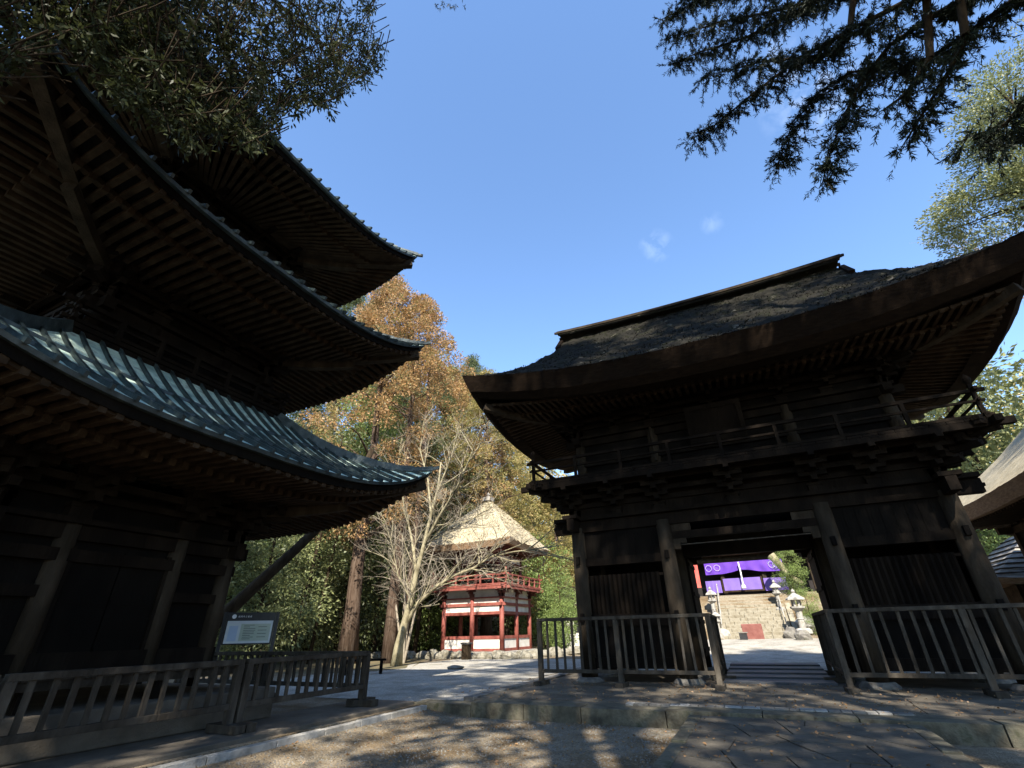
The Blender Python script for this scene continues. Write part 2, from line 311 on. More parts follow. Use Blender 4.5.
# terrace, kerbs, path
mb = MB()
mb.box(-5.38, 9, 9.5, 17.3, -.3, 0)
build('terrace', mb, SLABS, kind='structure')
mb = MB(); u = -6.45
while u < 9:
    L = random.uniform(1.0, 1.9); dz = random.uniform(-.012, .012)
    if u < -5.4: dz -= .03
    mb.box(u, min(u+L-.014, 9), 9.02+random.uniform(-.01, .01), 9.49, -.34, .012+dz); u += L
build('terrace_kerb', mb, MOSSY, bevel=.012, kind='structure')
mb = MB(); v = 9.52
while v < 17.3:
    L = random.uniform(.9, 1.7); mb.box(-5.62, -5.39, v, v+L-.014, -.3, .035+random.uniform(-.01, .01)); v += L
build('podium_kerb', mb, STONE, bevel=.01, kind='structure')
def split_stones(poly, area, out, skew=.25):
    """cut a convex polygon into irregular stones"""
    P = np.array(poly); x, y = P[:, 0], P[:, 1]; A = abs(np.dot(x, np.roll(y, -1))-np.dot(y, np.roll(x, -1)))/2
    if A < area*random.uniform(.7, 1.9): out.append(P); return
    c = P.mean(0); cv = np.cov((P-c).T); w_, v_ = np.linalg.eigh(cv); ax = v_[:, 1]; a = random.gauss(0, skew); n = np.array([ax[0]*math.cos(a)-ax[1]*math.sin(a), ax[0]*math.sin(a)+ax[1]*math.cos(a)])
    o = c+ax*random.uniform(-.16, .16)*math.sqrt(max(w_[1], 0)); L_, R_ = [], []
    for i in range(len(P)):
        p, q = P[i], P[(i+1) % len(P)]; dp, dq = (p-o)@n, (q-o)@n
        (L_ if dp < 0 else R_).append(p)
        if dp*dq < 0: m_ = p+(q-p)*dp/(dp-dq); L_.append(m_); R_.append(m_)
    split_stones(L_, area, out, skew); split_stones(R_, area, out, skew)
def lay(mb, stones, gap, zf, thick=.05, tilt=.006):
    for P in stones:
        c = P.mean(0); r_ = np.linalg.norm(P-c, axis=1); Q = c+(P-c)*(1-gap/np.maximum(r_, gap*2))[:, None]; n = len(Q); tx, ty, dz = random.gauss(0, tilt), random.gauss(0, tilt), random.gauss(0, .003)
        if abs(np.dot(Q[:, 0], np.roll(Q[:, 1], -1))-np.dot(Q[:, 1], np.roll(Q[:, 0], -1))) < .004: continue
        sgn = np.dot(Q[:, 0], np.roll(Q[:, 1], -1))-np.dot(Q[:, 1], np.roll(Q[:, 0], -1))
        if sgn < 0: Q = Q[::-1]
        top = [(q[0], q[1], zf(q[0], q[1])+dz+tx*(q[0]-c[0])+ty*(q[1]-c[1])) for q in Q]; bot = [(a_, b_, z_-thick) for a_, b_, z_ in top]
        mb.add(top+bot, [tuple(range(n))]+[(i, i+n, (i+1) % n+n, (i+1) % n) for i in range(n)])
pz = lambda u, v: -.03-.012*max(0, 8.6-v)
out = []; split_stones([(-1.12, -5), (1.42, -5), (1.42, 9.0), (-1.12, 9.0)], .34, out, .5)
mb = MB(); lay(mb, out, .012, pz); build('stone_path', mb, FLAG, bevel=.008, kind='structure')
build('path_bed', MB().grid([[(u, v, pz(u, v)-.022) for u in (-1.12, 1.42)] for v in np.linspace(-5, 9.01, 20)]), MOSSY, kind='structure')
out = []; split_stones([(-5.38, 9.75), (9, 9.75), (9, 13.45), (-5.38, 13.45)], .8, out, .12)
mb = MB(); lay(mb, out, .008, lambda u, v: .012, .02, .003); build('terrace_paving', mb, SLABS, bevel=.006, kind='structure')
mb = MB()
for sgn, u0 in ((-1, -1.3), (1, 1.42)):
    v = -6
    while v < 9.0:
        L = random.uniform(.6, 1.2); L = min(L, 9.0-v); z = -.035-.012*max(0, 8.6-v-L/2); mb.box(u0, u0+.18, v, v+L-.012, -.35, z+random.uniform(-.01, .015)); v += L
build('path_kerb', mb, MOSSY, bevel=.012, kind='structure')
mb1, mb2 = MB(), MB(); u = -2.4; k = 0
while u < 1.5:
    wd = random.choice((.14, .17, .2, .26)); (mb1 if (k*7) % 5 in (0, 3) else mb2).box(u, u+wd-.012, 9.5+random.uniform(0, .01), 9.72, -.1, .024+random.uniform(0, .008)); u += wd; k += 1
build('pale_paver_row', mb1, STONEL, bevel=.004, kind='structure'); build('paver_row', mb2, STONE, bevel=.004, kind='structure')
mb = MB().box(-7.75, -6.42, -4, 9.0, -.3, -.005); build('fence_footing_slab', mb, CONC, bevel=.015, kind='structure')
mb = MB(); v = -4
while v < 8.95:
    L = random.uniform(.7, 1.0); mb.box(-6.2, -6.08, v, min(v+L-.01, 8.95), -.3, -.055+random.uniform(-.008, .008)); v += L
build('gutter_kerb', mb, STONEL, bevel=.008, kind='structure')
mb = MB()
for k in range(1500):
    x, y = rng.uniform(-6.41, -6.21), rng.uniform(2.5, 8.95); s_ = rng.uniform(.012, .03); a = rng.uniform(0, 6.28); c, d = math.cos(a)*s_, math.sin(a)*s_; z = -.13
    mb.add([(x+c, y+d, z), (x-d, y+c, z), (x-c, y-d, z), (x+d, y-c, z), (x+d*.2, y, z+s_*.9)], [(0, 1, 4), (1, 2, 4), (2, 3, 4), (3, 0, 4)])
mb.box(-6.42, -6.2, -4, 8.95, -.3, -.132)
build('gutter_gravel', mb, STONE, kind='stuff', label='pale crushed stone filling the narrow drain along the fence slab', cat='gravel')

# ------------------------------------------------------------------ roofs
class Roof:
    """hip roof over a rectangle: half sizes U (x) and V (y) at the eave; m is the inset from the eave"""
    def __init__(s, c, U, V, M, ze, lift, p, rise, curve=.3, mg=None, sr=1.0):
        s.c, s.U, s.V, s.M, s.ze, s.lift, s.p, s.rise, s.curve, s.mg, s.sr = c, U, V, M, ze, lift, p, rise, curve, mg, sr
    def side(s, k):   # outward n, tangent t, half distances
        n = [(0, -1), (1, 0), (0, 1), (-1, 0)][k]; t = [(1, 0), (0, 1), (-1, 0), (0, -1)][k]
        return n, t, (s.V if k % 2 == 0 else s.U), (s.U if k % 2 == 0 else s.V)
    def half(s, k, m):
        Dn, Dt = s.side(k)[2:]
        return Dt-(s.sr*(min(m, s.mg) if s.mg else m) if k % 2 == 0 else m)
    def z(s, m, tt):
        q = m/s.M; return s.ze+s.lift*abs(tt)**s.p*(1-q)**2+s.rise*((1-s.curve)*q+s.curve*q*q)
    def pt(s, k, m, x, dz=0):
        n, t, Dn, Dt = s.side(k); h = max(s.half(k, m), 1e-4); tt = max(-1, min(1, x/h)); mo = m*s.sr if k % 2 else m
        return Vector((s.c[0]+n[0]*(Dn-mo)+t[0]*x, s.c[1]+n[1]*(Dn-mo)+t[1]*x, s.z(m, tt)+dz))
    def surf(s, mb, nt=24, nm=10, jit=0):
        for k in range(4):
            mm = s.mg if (s.mg and k % 2) else s.M
            P = []
            for j in range(nm+1):
                m = mm*j/nm; h = max(s.half(k, m), 0)
                row = []
                for i in range(nt+1):
                    q = s.pt(k, m, (-1+2*i/nt)*h)
                    if jit: q.z += jit*mnoise.noise(q*1.6)+jit*.7*mnoise.noise(q*4.5)+jit*.5*mnoise.noise(q*11)
                    row.append(q)
                P.append(row)
            mb.grid(P)
        return mb
    def band(s, mb, k, ins0, dz0, ins1, dz1, nt=40, rough=0):  # strip round the eave following its curve
        n, t, Dn, Dt = s.side(k); rows = []
        for ins, dz in ((ins0, dz0), (ins1, dz1)):
            row = []
            for i in range(nt+1):
                tt = -1+2*i/nt; z = s.ze+s.lift*abs(tt)**s.p+dz; h = Dt-ins
                q = Vector((s.c[0]+n[0]*(Dn-ins)+t[0]*tt*h, s.c[1]+n[1]*(Dn-ins)+t[1]*tt*h, z))
                if rough: q += Vector((mnoise.noise(q*3.1), mnoise.noise(q*3.3+Vector((5, 0, 0))), mnoise.noise(q*3.7)))*rough
                row.append(q)
            rows.append(row)
        mb.grid(rows)
    # soffit: inset a..b, falling from the eave underside to z_in
    def sof(s, m, tt, drop, Mi, zin):
        f = m/Mi; return (s.ze-drop)*(1-f)+zin*f+s.lift*abs(tt)**s.p*max(0, 1-f)**1.4
    def spt(s, k, m, x, drop, Mi, zin, dz=0):
        n, t, Dn, Dt = s.side(k); tt = max(-1, min(1, x/max(Dt-m, .01)))
        return Vector((s.c[0]+n[0]*(Dn-m)+t[0]*x, s.c[1]+n[1]*(Dn-m)+t[1]*x, s.sof(m, tt, drop, Mi, zin)+dz))
    def soffit(s, mb, k, m0, drop, Mi, zin, nt=24, nm=6):
        Dt = s.side(k)[3]
        mb.grid([[s.spt(k, m0+(Mi-m0)*j/nm, (-1+2*i/nt)*(Dt-(m0+(Mi-m0)*j/nm)), drop, Mi, zin) for i in range(nt+1)] for j in range(nm+1)])
    def rafters(s, mb, k, a, b, step, w_, h, drop, Mi, zin, dz, fan=False, seg=3):
        Dt = s.side(k)[3]; n = int((Dt-a-.06)*2/step); many = mb is None; out = []
        for i in range(n+1):
            x = -(Dt-a-.06)+i*2*(Dt-a-.06)/n
            if fan:
                f = lambda m: x*(Dt-m-.0)/(Dt-a)*(1-.0*m); b2 = b
            else:
                f = lambda m: x; b2 = min(b, Dt-abs(x)-.02)
            if b2-a < .08: continue
            pts = [s.spt(k, a+(b2-a)*j/seg, f(a+(b2-a)*j/seg), drop, Mi, zin, dz) for j in range(seg+1)]
            if many: mb = MB(); out.append(mb)
            for p0, p1 in zip(pts, pts[1:]): mb.beam(p0, p1, w_, h)
        return out
def one_by_one(name, mbs, m, parent, rest, limit=None):
    """the first pieces as parts of their own; any beyond the limit go into the shared rest"""
    for i, q in enumerate(mbs):
        if limit is None or i < limit: build(name, q, m, parent)
        else: rest.add(q.v, q.f)

def bracket(mb, base, n, t, steps=3, st=.24, dz=.2, w_=.11, diag=False, arm=.5):
    b = Vector(base); n = Vector((*n, 0)); t = Vector((*t, 0)); u = Vector((0, 0, 1))
    mb.frame(b+u*.07, n*.14, t*.14, u*.07)
    mb.frame(b+u*.17, n*.16, t*.16, u*.03)
    for k in range(steps):
        z = .2+dz*k; o = st*(k+1)*(1.41 if diag else 1)
        mb.frame(b+n*(o/2+.04)+u*(z+.06), n*(o/2+.12), t*w_/2, u*.06)
        mb.frame(b+n*(o+.1)+u*(z+.03), n*.08, t*w_/2.4, u*.03)
        for oo in ([o] if k == steps-1 else [o, o-st]):
            c = b+n*oo+u*(z+.12)
            L = arm+.06*k
            if not diag or True: mb.frame(c+u*.055, n*w_/2.2, t*L/2, u*.05)
            for q in (-1, 0, 1):
                mb.frame(c+t*(L/2-.06)*q+u*.135, n*.075, t*.075, u*.04)
    return mb

def storey_brackets(root, cx, cy, xs, ys, z, **kw):
    """a bracket on every post of a rectangular storey"""
    x0, x1, y0, y1 = xs[0], xs[-1], ys[0], ys[-1]
    for x in xs:
        for y in ys:
            ex = (x == x0 or x == x1); ey = (y == y0 or y == y1)
            if not (ex or ey): continue
            mb = MB()
            if ex and ey:
                sx = -1 if x == x0 else 1; sy = -1 if y == y0 else 1
                bracket(mb, (cx+x, cy+y, z), (sx, 0), (0, 1), **kw); bracket(mb, (cx+x, cy+y, z+.002), (0, sy), (1, 0), **kw)
                bracket(mb, (cx+x, cy+y, z+.004), (sx*.7071, sy*.7071), (-sy*.7071, sx*.7071), diag=True, **kw)
            elif ex: bracket(mb, (cx+x, cy+y, z), (-1 if x == x0 else 1, 0), (0, 1), **kw)
            else: bracket(mb, (cx+x, cy+y, z), (0, -1 if y == y0 else 1), (1, 0), **kw)
            build('bracket', mb, WOODL if False else WOOD, root)
def ring_beam(mb, cx, cy, hx, hy, z, w_, h, ext=0):
    """four beams round a rectangle; the x pair runs through, the y pair butts between"""
    for s_ in (-1, 1):
        mb.box(cx-hx-w_/2-ext, cx+hx+w_/2+ext, cy+s_*hy-w_/2, cy+s_*hy+w_/2, z-h/2, z+h/2)
        if ext:
            mb.box(cx+s_*hx-w_/2+.002, cx+s_*hx+w_/2-.002, cy-hy-w_/2-ext, cy+hy+w_/2+ext, z-h/2+.003, z+h/2-.003)
        else: mb.box(cx+s_*hx-w_/2, cx+s_*hx+w_/2, cy-hy+w_/2+.001, cy+hy-w_/2-.001, z-h/2, z+h/2)
def railing(root, cx, cy, hx, hy, z, h, m, nx=4, ny=4, cap=None, t=.06):
    rl = MB()
    for zz, tk in ((z+h, t*1.2), (z+h*.62, t*.8), (z+.06, t)): ring_beam(rl, cx, cy, hx, hy, zz, tk, tk, ext=.16 if zz > z+h*.9 else .1)
    rr = build('balustrade_rail', rl, m, root)
    ps = set()
    for i in range(nx+1):
        for s_ in (-1, 1): ps.add((round(-hx+2*hx*i/nx, 4), round(s_*hy, 4)))
    for i in range(ny+1):
        for s_ in (-1, 1): ps.add((round(s_*hx, 4), round(-hy+2*hy*i/ny, 4)))
    for x, y in ps:
        cor = abs(abs(x)-hx) < .01 and abs(abs(y)-hy) < .01
        q = MB().box(cx+x-t*.62, cx+x+t*.62, cy+y-t*.62, cy+y+t*.62, z, z+(h*1.25 if cor else h*.97))
        if cor and cap: q.lathe((cx+x, cy+y, z+h*1.25), [(t*.5, 0), (t*.8, .02), (t*1.2, .08), (t*1.3, .13), (t*.8, .19), (.005, .25)], 10)
        build('baluster', q, m, root)

# ------------------------------------------------------------------ three-storied pagoda
PC = (-10.02, 4.12)
pg = thing('pagoda', 'dark wooden three-storied pagoda with teal copper roofs behind the low fence', 'pagoda', (*PC, 0))
cx, cy = PC
mb = MB().box(cx-2.5, cx+2.5, cy-2.5, cy+2.5, 0, .42); build('plinth', mb, CONC, pg, bevel=.02)
mb = MB()
for k in range(13): mb.box(cx-2.28+.005, cx+2.28, cy-2.28+k*.351, cy-2.28+k*.351+.343, .74, .80)
ring_beam(mb, cx, cy, 2.2, 2.2, .69, .1, .1)
build('veranda_floor', mb, WOODL, pg)
for x in (-2.15, -.75, .75, 2.15):
    for y in (-2.15, -.75, .75, 2.15):
        if abs(x) > 2 or abs(y) > 2: build('veranda_post', MB().box(cx+x-.06, cx+x+.06, cy+y-.06, cy+y+.06, .42, .64), WOOD, pg)
SPEC = [dict(hw=1.66, b=.76, z0=.8, zc=2.6, s=4.18, ze=3.5, lift=.82, si=1.85, rise=1.65, zin=3.5),
        dict(hw=1.48, b=.68, z0=5.35, zc=6.03, s=3.9, ze=6.75, lift=.8, si=1.7, rise=1.6, zin=6.74),
        dict(hw=1.32, b=.6, z0=8.5, zc=9.0, s=3.62, ze=9.64, lift=.76, si=.35, rise=2.7, zin=9.66)]
PREST = MB(); BREST = MB()
for lv, q in enumerate(SPEC):
    hw, b, z0, zc = q['hw'], q['b'], q['z0'], q['zc']
    xs = (-hw, -b, b, hw)
    for x in xs:
        for y in xs:
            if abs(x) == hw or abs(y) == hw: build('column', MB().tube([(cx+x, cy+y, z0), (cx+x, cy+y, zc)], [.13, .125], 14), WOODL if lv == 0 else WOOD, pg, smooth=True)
    wl = MB()
    for s_ in (-1, 1):
        wl.box(cx-hw, cx+hw, cy+s_*(hw-.04)-.02, cy+s_*(hw-.04)+.02, z0, zc+.55)
        wl.box(cx+s_*(hw-.04)-.02, cx+s_*(hw-.04)+.02, cy-hw+.07, cy+hw-.07, z0, zc+.55)
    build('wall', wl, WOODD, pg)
    tb = MB()
    ring_beam(tb, cx, cy, hw, hw, zc-.12, .17, .2, ext=.22); ring_beam(tb, cx, cy, hw+.03, hw+.03, zc+.02, .3, .07)
    if lv == 0:
        ring_beam(tb, cx, cy, hw+.05, hw+.05, zc-.42, .12, .16)
        ring_beam(tb, cx, cy, hw+.05, hw+.05, z0+.12, .12, .2)
        for s_ in (-1, 1):
            for o in (-1, 1):
                tb.box(cx+min(o*b, o*hw), cx+max(o*b, o*hw), cy+s_*(hw+.03)-.05, cy+s_*(hw+.03)+.05, 1.66, 1.8)
                tb.box(cx+s_*(hw+.03)-.05, cx+s_*(hw+.03)+.05, cy+min(o*b, o*hw), cy+max(o*b, o*hw), 1.66, 1.8)
    else: ring_beam(tb, cx, cy, hw+.04, hw+.04, z0+.1, .12, .16)
    build('tie_beam', tb, WOOD, pg)
    if lv == 0:
        for k in range(4):
            n = [(0, -1), (1, 0), (0, 1), (-1, 0)][k]; t = (-n[1], n[0])
            for s_ in (-1, 1):
                d = MB(); c0 = Vector((cx+n[0]*(hw+.01), cy+n[1]*(hw+.01), 1.62)); tv = Vector((*t, 0)); nv = Vector((*n, 0))
                d.frame(c0+tv*s_*.31, tv*.3, nv*.03, (0, 0, .66))
                for zz in (1.02, 1.62, 2.22): d.frame(Vector((c0.x, c0.y, zz))+tv*s_*.31+nv*.035, tv*.29, nv*.012, (0, 0, .04))
                build('door_leaf', d, WOODD, pg)
            for s_ in (-1, 1):
                d = MB(); d.frame(Vector((cx+n[0]*(hw+.02), cy+n[1]*(hw+.02), 1.62))+Vector((*t, 0))*s_*.65, Vector((*t, 0))*.035, Vector((*n, 0))*.06, (0, 0, .68))
                build('door_jamb', d, WOOD, pg)
    kw = dict(steps=3, st=.26, dz=.19, w_=.12, arm=.52)
    if lv == 0:
        storey_brackets(pg, cx, cy, xs, xs, zc+.06, **kw)
    else: storey_brackets(pg, cx, cy, xs, xs, zc+.03, steps=3, st=.23, dz=.155, w_=.1, arm=.44)
    st = .26 if lv == 0 else .23
    pl = MB()
    for kk in range(1, 4): ring_beam(pl, cx, cy, hw+st*kk, hw+st*kk, zc+(.36+.19*kk if lv == 0 else .3+.155*kk)-.02, .09, .1, ext=.0)
    for kk in (1, 2): ring_beam(pl, cx, cy, hw+.06, hw+.06, zc+.16+.2*kk, .08, .09)
    build('purlin', pl, WOOD, pg)
    s, ze = q['s'], q['ze']
    rf = Roof(PC, s, s, s-q['si'], ze, q['lift'], 3.2, q['rise'], .35)
    ro = build('roof', rf.surf(MB(), 30, 10), COPPER, pg, smooth=False)
    M_ = rf.M
    for k in range(4):
        x = -s+.16
        while x < s-.1:
            mmax = min(M_, s-abs(x)-.06)
            if mmax > .1:
                ns = 6; pts = [rf.pt(k, -.05 if j == 0 else mmax*j/ns, x, .03) for j in range(ns+1)]
                bt = MB() if k == 1 else BREST
                for p0, p1 in zip(pts, pts[1:]): bt.beam(p0, p1, .04, .06)
                if k == 1: build('roof_batten', bt, COPPERD, ro)
            x += .262
    for k in range(4):
        sm = MB()
        for f_ in (.30, .62):
            m = M_*f_; h = rf.half(k, m); pts = [rf.pt(k, m, -h+2*h*i/24, .012) for i in range(25)]
            sm = MB()
            for p0, p1 in zip(pts, pts[1:]): sm.beam(p0, p1, .05, .05)
            build('roof_seam', sm, COPPERD, ro)
    for k in range(4):
        hp = MB(); pts = [rf.pt(k, M_*j/8, rf.half(k, M_*j/8), .05) for j in range(9)]
        d0 = (pts[0]-pts[1]).normalized(); pts.insert(0, pts[0]+d0*.14+Vector((0, 0, .03)))
        for j, (p0, p1) in enumerate(zip(pts, pts[1:])): hp.beam(p0, p1, .07+.03*min(j, 3), .06+.03*min(j, 4))
        build('hip_ridge', hp, COPPERD, ro)
    ed = MB(); ef = MB()
    for k in range(4):
        rf.band(ed, k, 0, 0, .015, -.055); rf.band(ed, k, .015, -.055, .09, -.055)
        rf.band(ef, k, .09, -.05, .10, -.17); rf.band(ef, k, .10, -.17, .2, -.17)
    build('eave_sheet_edge', ed, COPPERD, ro); build('eave_fascia', ef, WOODD, ro)
    drop = .14; Mi = s-hw-.6; zin = q['zin']; mid = Mi*.5
    sb = MB(); fan = lv == 2
    for k in range(4): rf.soffit(sb, k, .1, drop, Mi+.35, zin)
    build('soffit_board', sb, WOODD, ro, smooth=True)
    Mi2 = Mi+.35
    for k in range(4):
        if k == 1 and lv < 2: one_by_one('rafter', rf.rafters(None, k, .12, mid+.06, .175, .075, .09, drop, Mi2, zin, -.05, fan), WOODR, ro, PREST)
        else: rf.rafters(PREST, k, .12, mid+.06, .175, .075, .09, drop, Mi2, zin, -.05, fan)
        rf.rafters(PREST, k, mid-.1, Mi2, .175, .08, .1, drop, Mi2, zin, -.15, fan)
    for k in range(4):
        ky = MB(); h = s-mid; pts = [rf.spt(k, mid, -h+2*h*i/20, drop, Mi2, zin, -.085) for i in range(21)]
        for p0, p1 in zip(pts, pts[1:]): ky.beam(p0, p1, .1, .08)
        for mm_, dz_ in ((.2, -.03),):
            h = s-mm_; pts = [rf.spt(k, mm_, -h+2*h*i/24, drop, Mi2, zin, dz_) for i in range(25)]
            build('eave_batten', ky, WOODR, ro); ky = MB()
            for p0, p1 in zip(pts, pts[1:]): ky.beam(p0, p1, .09, .07)
            build('eave_batten', ky, WOODR, ro)
    for k in range(4):
        hr = MB()
        pts = [rf.spt(k, .1+(Mi2-.1)*j/6, s-(.1+(Mi2-.1)*j/6), drop, Mi2, zin, -.13) for j in range(7)]
        for j, (p0, p1) in enumerate(zip(pts, pts[1:])):
            hr.beam(p0, p1, .17, .2)
            if j > 2: hr.beam(p0-Vector((0, 0, .16)), p1-Vector((0, 0, .16)), .15, .15)
        build('hip_rafter', hr, WOODL, ro)
    if lv:
        vb = MB(); hb = hw+.42; vz = z0-.06
        for k in range(4): pass
        vb.box(cx-hb, cx+hb, cy-hb, cy+hb, vz-.07, vz); ring_beam(vb, cx, cy, hb-.08, hb-.08, vz-.14, .12, .12)
        vb.box(cx-hw-.1, cx+hw+.1, cy-hw-.1, cy+hw+.1, vz-.5, vz-.08)
        build('balcony_floor', vb, WOOD, pg)
        railing(pg, cx, cy, hb-.06, hb-.06, vz, .36, WOOD, 6, 6)
build('rafters', PREST, WOODR, pg, kind='stuff'); build('roof_battens', BREST, COPPERD, pg, kind='stuff')
fn = MB().box(cx-.45, cx+.45, cy-.45, cy+.45, 12.35, 12.75)
fn.lathe((cx, cy, 12.75), [(.4, 0), (.42, .15), (.2, .3), (.09, .35), (.08, .7)]+[(r_, .7+.28*i+dz) for i in range(9) for r_, dz in ((.06, 0), (.27-.015*i, .05), (.27-.015*i, .11), (.06, .16))]+[(.05, 3.3), (.12, 3.45), (.1, 3.6), (.005, 3.75)], 12)
build('finial', fn, COPPERD, pg)

# ------------------------------------------------------------------ two-storied gate
GC = (.05, 15.1)
gt = thing('temple_gate', 'dark two-storied wooden gate with mossy thatched roof and open passage', 'gate', (*GC, 0))
cx, cy = GC; XS = (-4.2, -1.83, 1.83, 4.2); YS = (-1.9, 0, 1.9)
for x in XS:
    for y in YS:
        build('base_stone', MB().lathe((cx+x, cy+y, 0), [(.36, 0), (.36, .04), (.3, .1), (.28, .12)], 16), STONE, gt)
        build('column', MB().tube([(cx+x, cy+y, .12), (cx+x, cy+y, 1.5), (cx+x, cy+y, 3.7)], [.205, .2, .185], 18), WOODL, gt, smooth=True)
for x in XS:
    for y in (-1.9, 1.9):
        for z in (1.33, 2.72): build('tenon', MB().box(cx+x-.05, cx+x+.05, cy+y-.27, cy+y+.27, z, z+.2), WOODD, gt, bevel=.008)
tb = MB()
ring_beam(tb, cx, cy, 4.2, 1.9, 3.72, .2, .3, ext=.55); ring_beam(tb, cx, cy, 4.22, 1.92, 3.93, .42, .1, ext=.4)
for x in XS[1:3]: tb.box(cx+x-.1, cx+x+.1, cy-1.79, cy+1.79, 3.575, 3.865)
for y in (-1.9, 1.9):
    for a, b_ in ((XS[0], XS[1]), (XS[2], XS[3])):
        for z, h in ((2.78, .2), (1.32, .2), (.42, .22)): tb.box(cx+a+.17, cx+b_-.17, cy+y-.075, cy+y+.075, z-h/2, z+h/2)
for s_ in (-1, 1):
    for z, h in ((2.78, .2), (1.32, .2), (.42, .22)): tb.box(cx+s_*4.2-.075, cx+s_*4.2+.075, cy-1.72, cy+1.72, z-h/2, z+h/2)
tb.box(cx-1.65, cx+1.65, cy-.1, cy+.1, 2.95, 3.56); tb.box(cx-1.65, cx+1.65, cy-1.97, cy-1.83, 3.2, 3.38)
build('tie_beam', tb, WOOD, gt)
for s_ in (-1, 1):
    for y in YS:
        nz_ = MB()
        for k in range(4): nz_.box(cx+s_*(4.38+.13*k), cx+s_*(4.38+.13*(k+1)), cy+y-.07, cy+y+.07, 3.64+.02*k-(.06 if k == 2 else 0), 3.86-.03*k)
        build('beam_nose', nz_, WOOD, gt)
for s_ in (-1, 1):
    a, b_ = sorted((s_*1.83, s_*4.2)); wl = MB()
    for y in (-1.9, 1.9):
        wl.box(cx+a+.1, cx+b_-.1, cy+y-.02, cy+y+.02, 2.88, 3.56); wl.box(cx+a+.1, cx+b_-.1, cy+y-.02, cy+y+.02, .3, 1.22)
        for k in range(9): wl.box(cx+a+.15+k*.235, cx+a+.17+k*.235, cy+y-.032, cy+y+.032, 2.9, 3.55)
    wl.box(cx+s_*4.2-.02, cx+s_*4.2+.02, cy-1.8, cy+1.8, .3, 3.56)
    wl.box(cx+s_*1.83-.02, cx+s_*1.83+.02, cy-1.75, cy-.1, .3, 1.25); wl.box(cx+s_*1.83-.02, cx+s_*1.83+.02, cy+.1, cy+1.75, .3, 3.56)
    wl.box(cx+a+.12, cx+b_-.12, cy-.03, cy+.03, .3, 3.56)
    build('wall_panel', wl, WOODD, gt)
for s_ in (-1, 1):
    a, b_ = sorted((s_*1.83, s_*4.2))
    for y in (-1.9, 1.9):
        fr = MB(); fr.box(cx+a+.19, cx+b_-.19, cy+y-.05, cy+y+.05, 1.43, 1.5)
        wo = build('lattice_window', fr, WOOD, gt)
        ba = MB(); x = a+.26
        while x < b_-.24: ba.frame((cx+x, cy+y, 1.97), (.03, .03, 0), (-.03, .03, 0), (0, 0, .47)); x += .125
        ba.box(cx+a+.19, cx+b_-.19, cy+y-.012, cy+y+.012, 2.36, 2.42)
        build('lattice_bars', ba, WOOD, wo)
for s_ in (-1, 1):  # open doors folded back against the passage walls
    dl = MB().box(cx+s_*1.62-.03, cx+s_*1.62+.03, cy+.15, cy+1.6, .45, 2.95)
    for z in (.6, 1.3, 2.0, 2.8): dl.box(cx+s_*1.58-.02, cx+s_*1.58+.02, cy+.2, cy+1.55, z-.05, z+.05)
    build('door_leaf', dl, WOOD, gt)
lt = MB().box(cx-1.6, cx+1.6, cy-1.93, cy-1.87, 3.035, 3.06); build('hanging_rail', lt, FENCEW, gt)
for s_ in (-1, 1):
    for y in (-1.9, 0, 1.9):
        cv = MB()
        for k in range(3): cv.box(cx+s_*(1.64-.16*k), cx+s_*(1.64-.16*(k+1)), cy+y-.06, cy+y+.06, 3.2-.14*(2-k)+.02, 3.56 if y else 2.94)
        build('corner_corbel', cv, WOODL, gt)
ce = MB().box(cx-4.1, cx+4.1, cy-1.8, cy+1.8, 4.0, 4.05); build('ceiling_board', ce, WOODD, gt)
xb = (-4.2, -3.0, -1.83, 0, 1.83, 3.0, 4.2); yb = (-1.9, 0, 1.9)
storey_brackets(gt, cx, cy, xb, yb, 3.98, steps=3, st=.3, dz=.21, w_=.13, arm=.6)
pl = MB()
for kk in range(1, 4): ring_beam(pl, cx, cy, 4.2+.3*kk, 1.9+.3*kk, 4.3+.21*kk-.02, .1, .12, ext=.12)
ring_beam(pl, cx, cy, 4.25, 1.95, 4.3, .1, .12); ring_beam(pl, cx, cy, 4.25, 1.95, 4.55, .1, .12)
for s_ in (-1, 1): pl.box(cx-4.2, cx+4.2, cy+s_*1.9-.02, cy+s_*1.9+.02, 3.99, 4.8); pl.box(cx+s_*4.2-.02, cx+s_*4.2+.02, cy-1.87, cy+1.87, 3.99, 4.8)
build('purlin', pl, WOOD, gt)
vb = MB(); HX, HY = 5.2, 2.95
k = 0; x = -HX
while x < HX-.05: vb.box(cx+x, cx+min(x+.29, HX), cy-HY, cy+HY, 4.83, 4.89); x += .3
ring_beam(vb, cx, cy, HX-.07, HY-.07, 4.755, .14, .14, ext=.28)
build('balcony_floor', vb, WOOD, gt)
railing(gt, cx, cy, HX-.1, HY-.1, 4.89, .62, WOOD, 8, 4, cap=True, t=.062)
ux, uy = 3.95, 1.72; XU = (-3.95, -1.75, 1.75, 3.95); YU = (-1.72, 0, 1.72)
for x in XU:
    for y in YU:
        if abs(x) > 3.9 or y: build('upper_column', MB().tube([(cx+x, cy+y, 4.89), (cx+x, cy+y, 6.35)], [.16, .15], 14), WOODL, gt, smooth=True)
wl = MB()
for s_ in (-1, 1): wl.box(cx-ux, cx+ux, cy+s_*uy-.03, cy+s_*uy+.03, 4.9, 7.3); wl.box(cx+s_*ux-.03, cx+s_*ux+.03, cy-uy+.04, cy+uy-.04, 4.9, 7.3)
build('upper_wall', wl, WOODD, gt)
tb = MB()
for z, h in ((5.0, .18), (5.55, .1), (6.25, .2)): ring_beam(tb, cx, cy, ux+.02, uy+.02, z, .2, h, ext=.3 if z > 6 else 0)
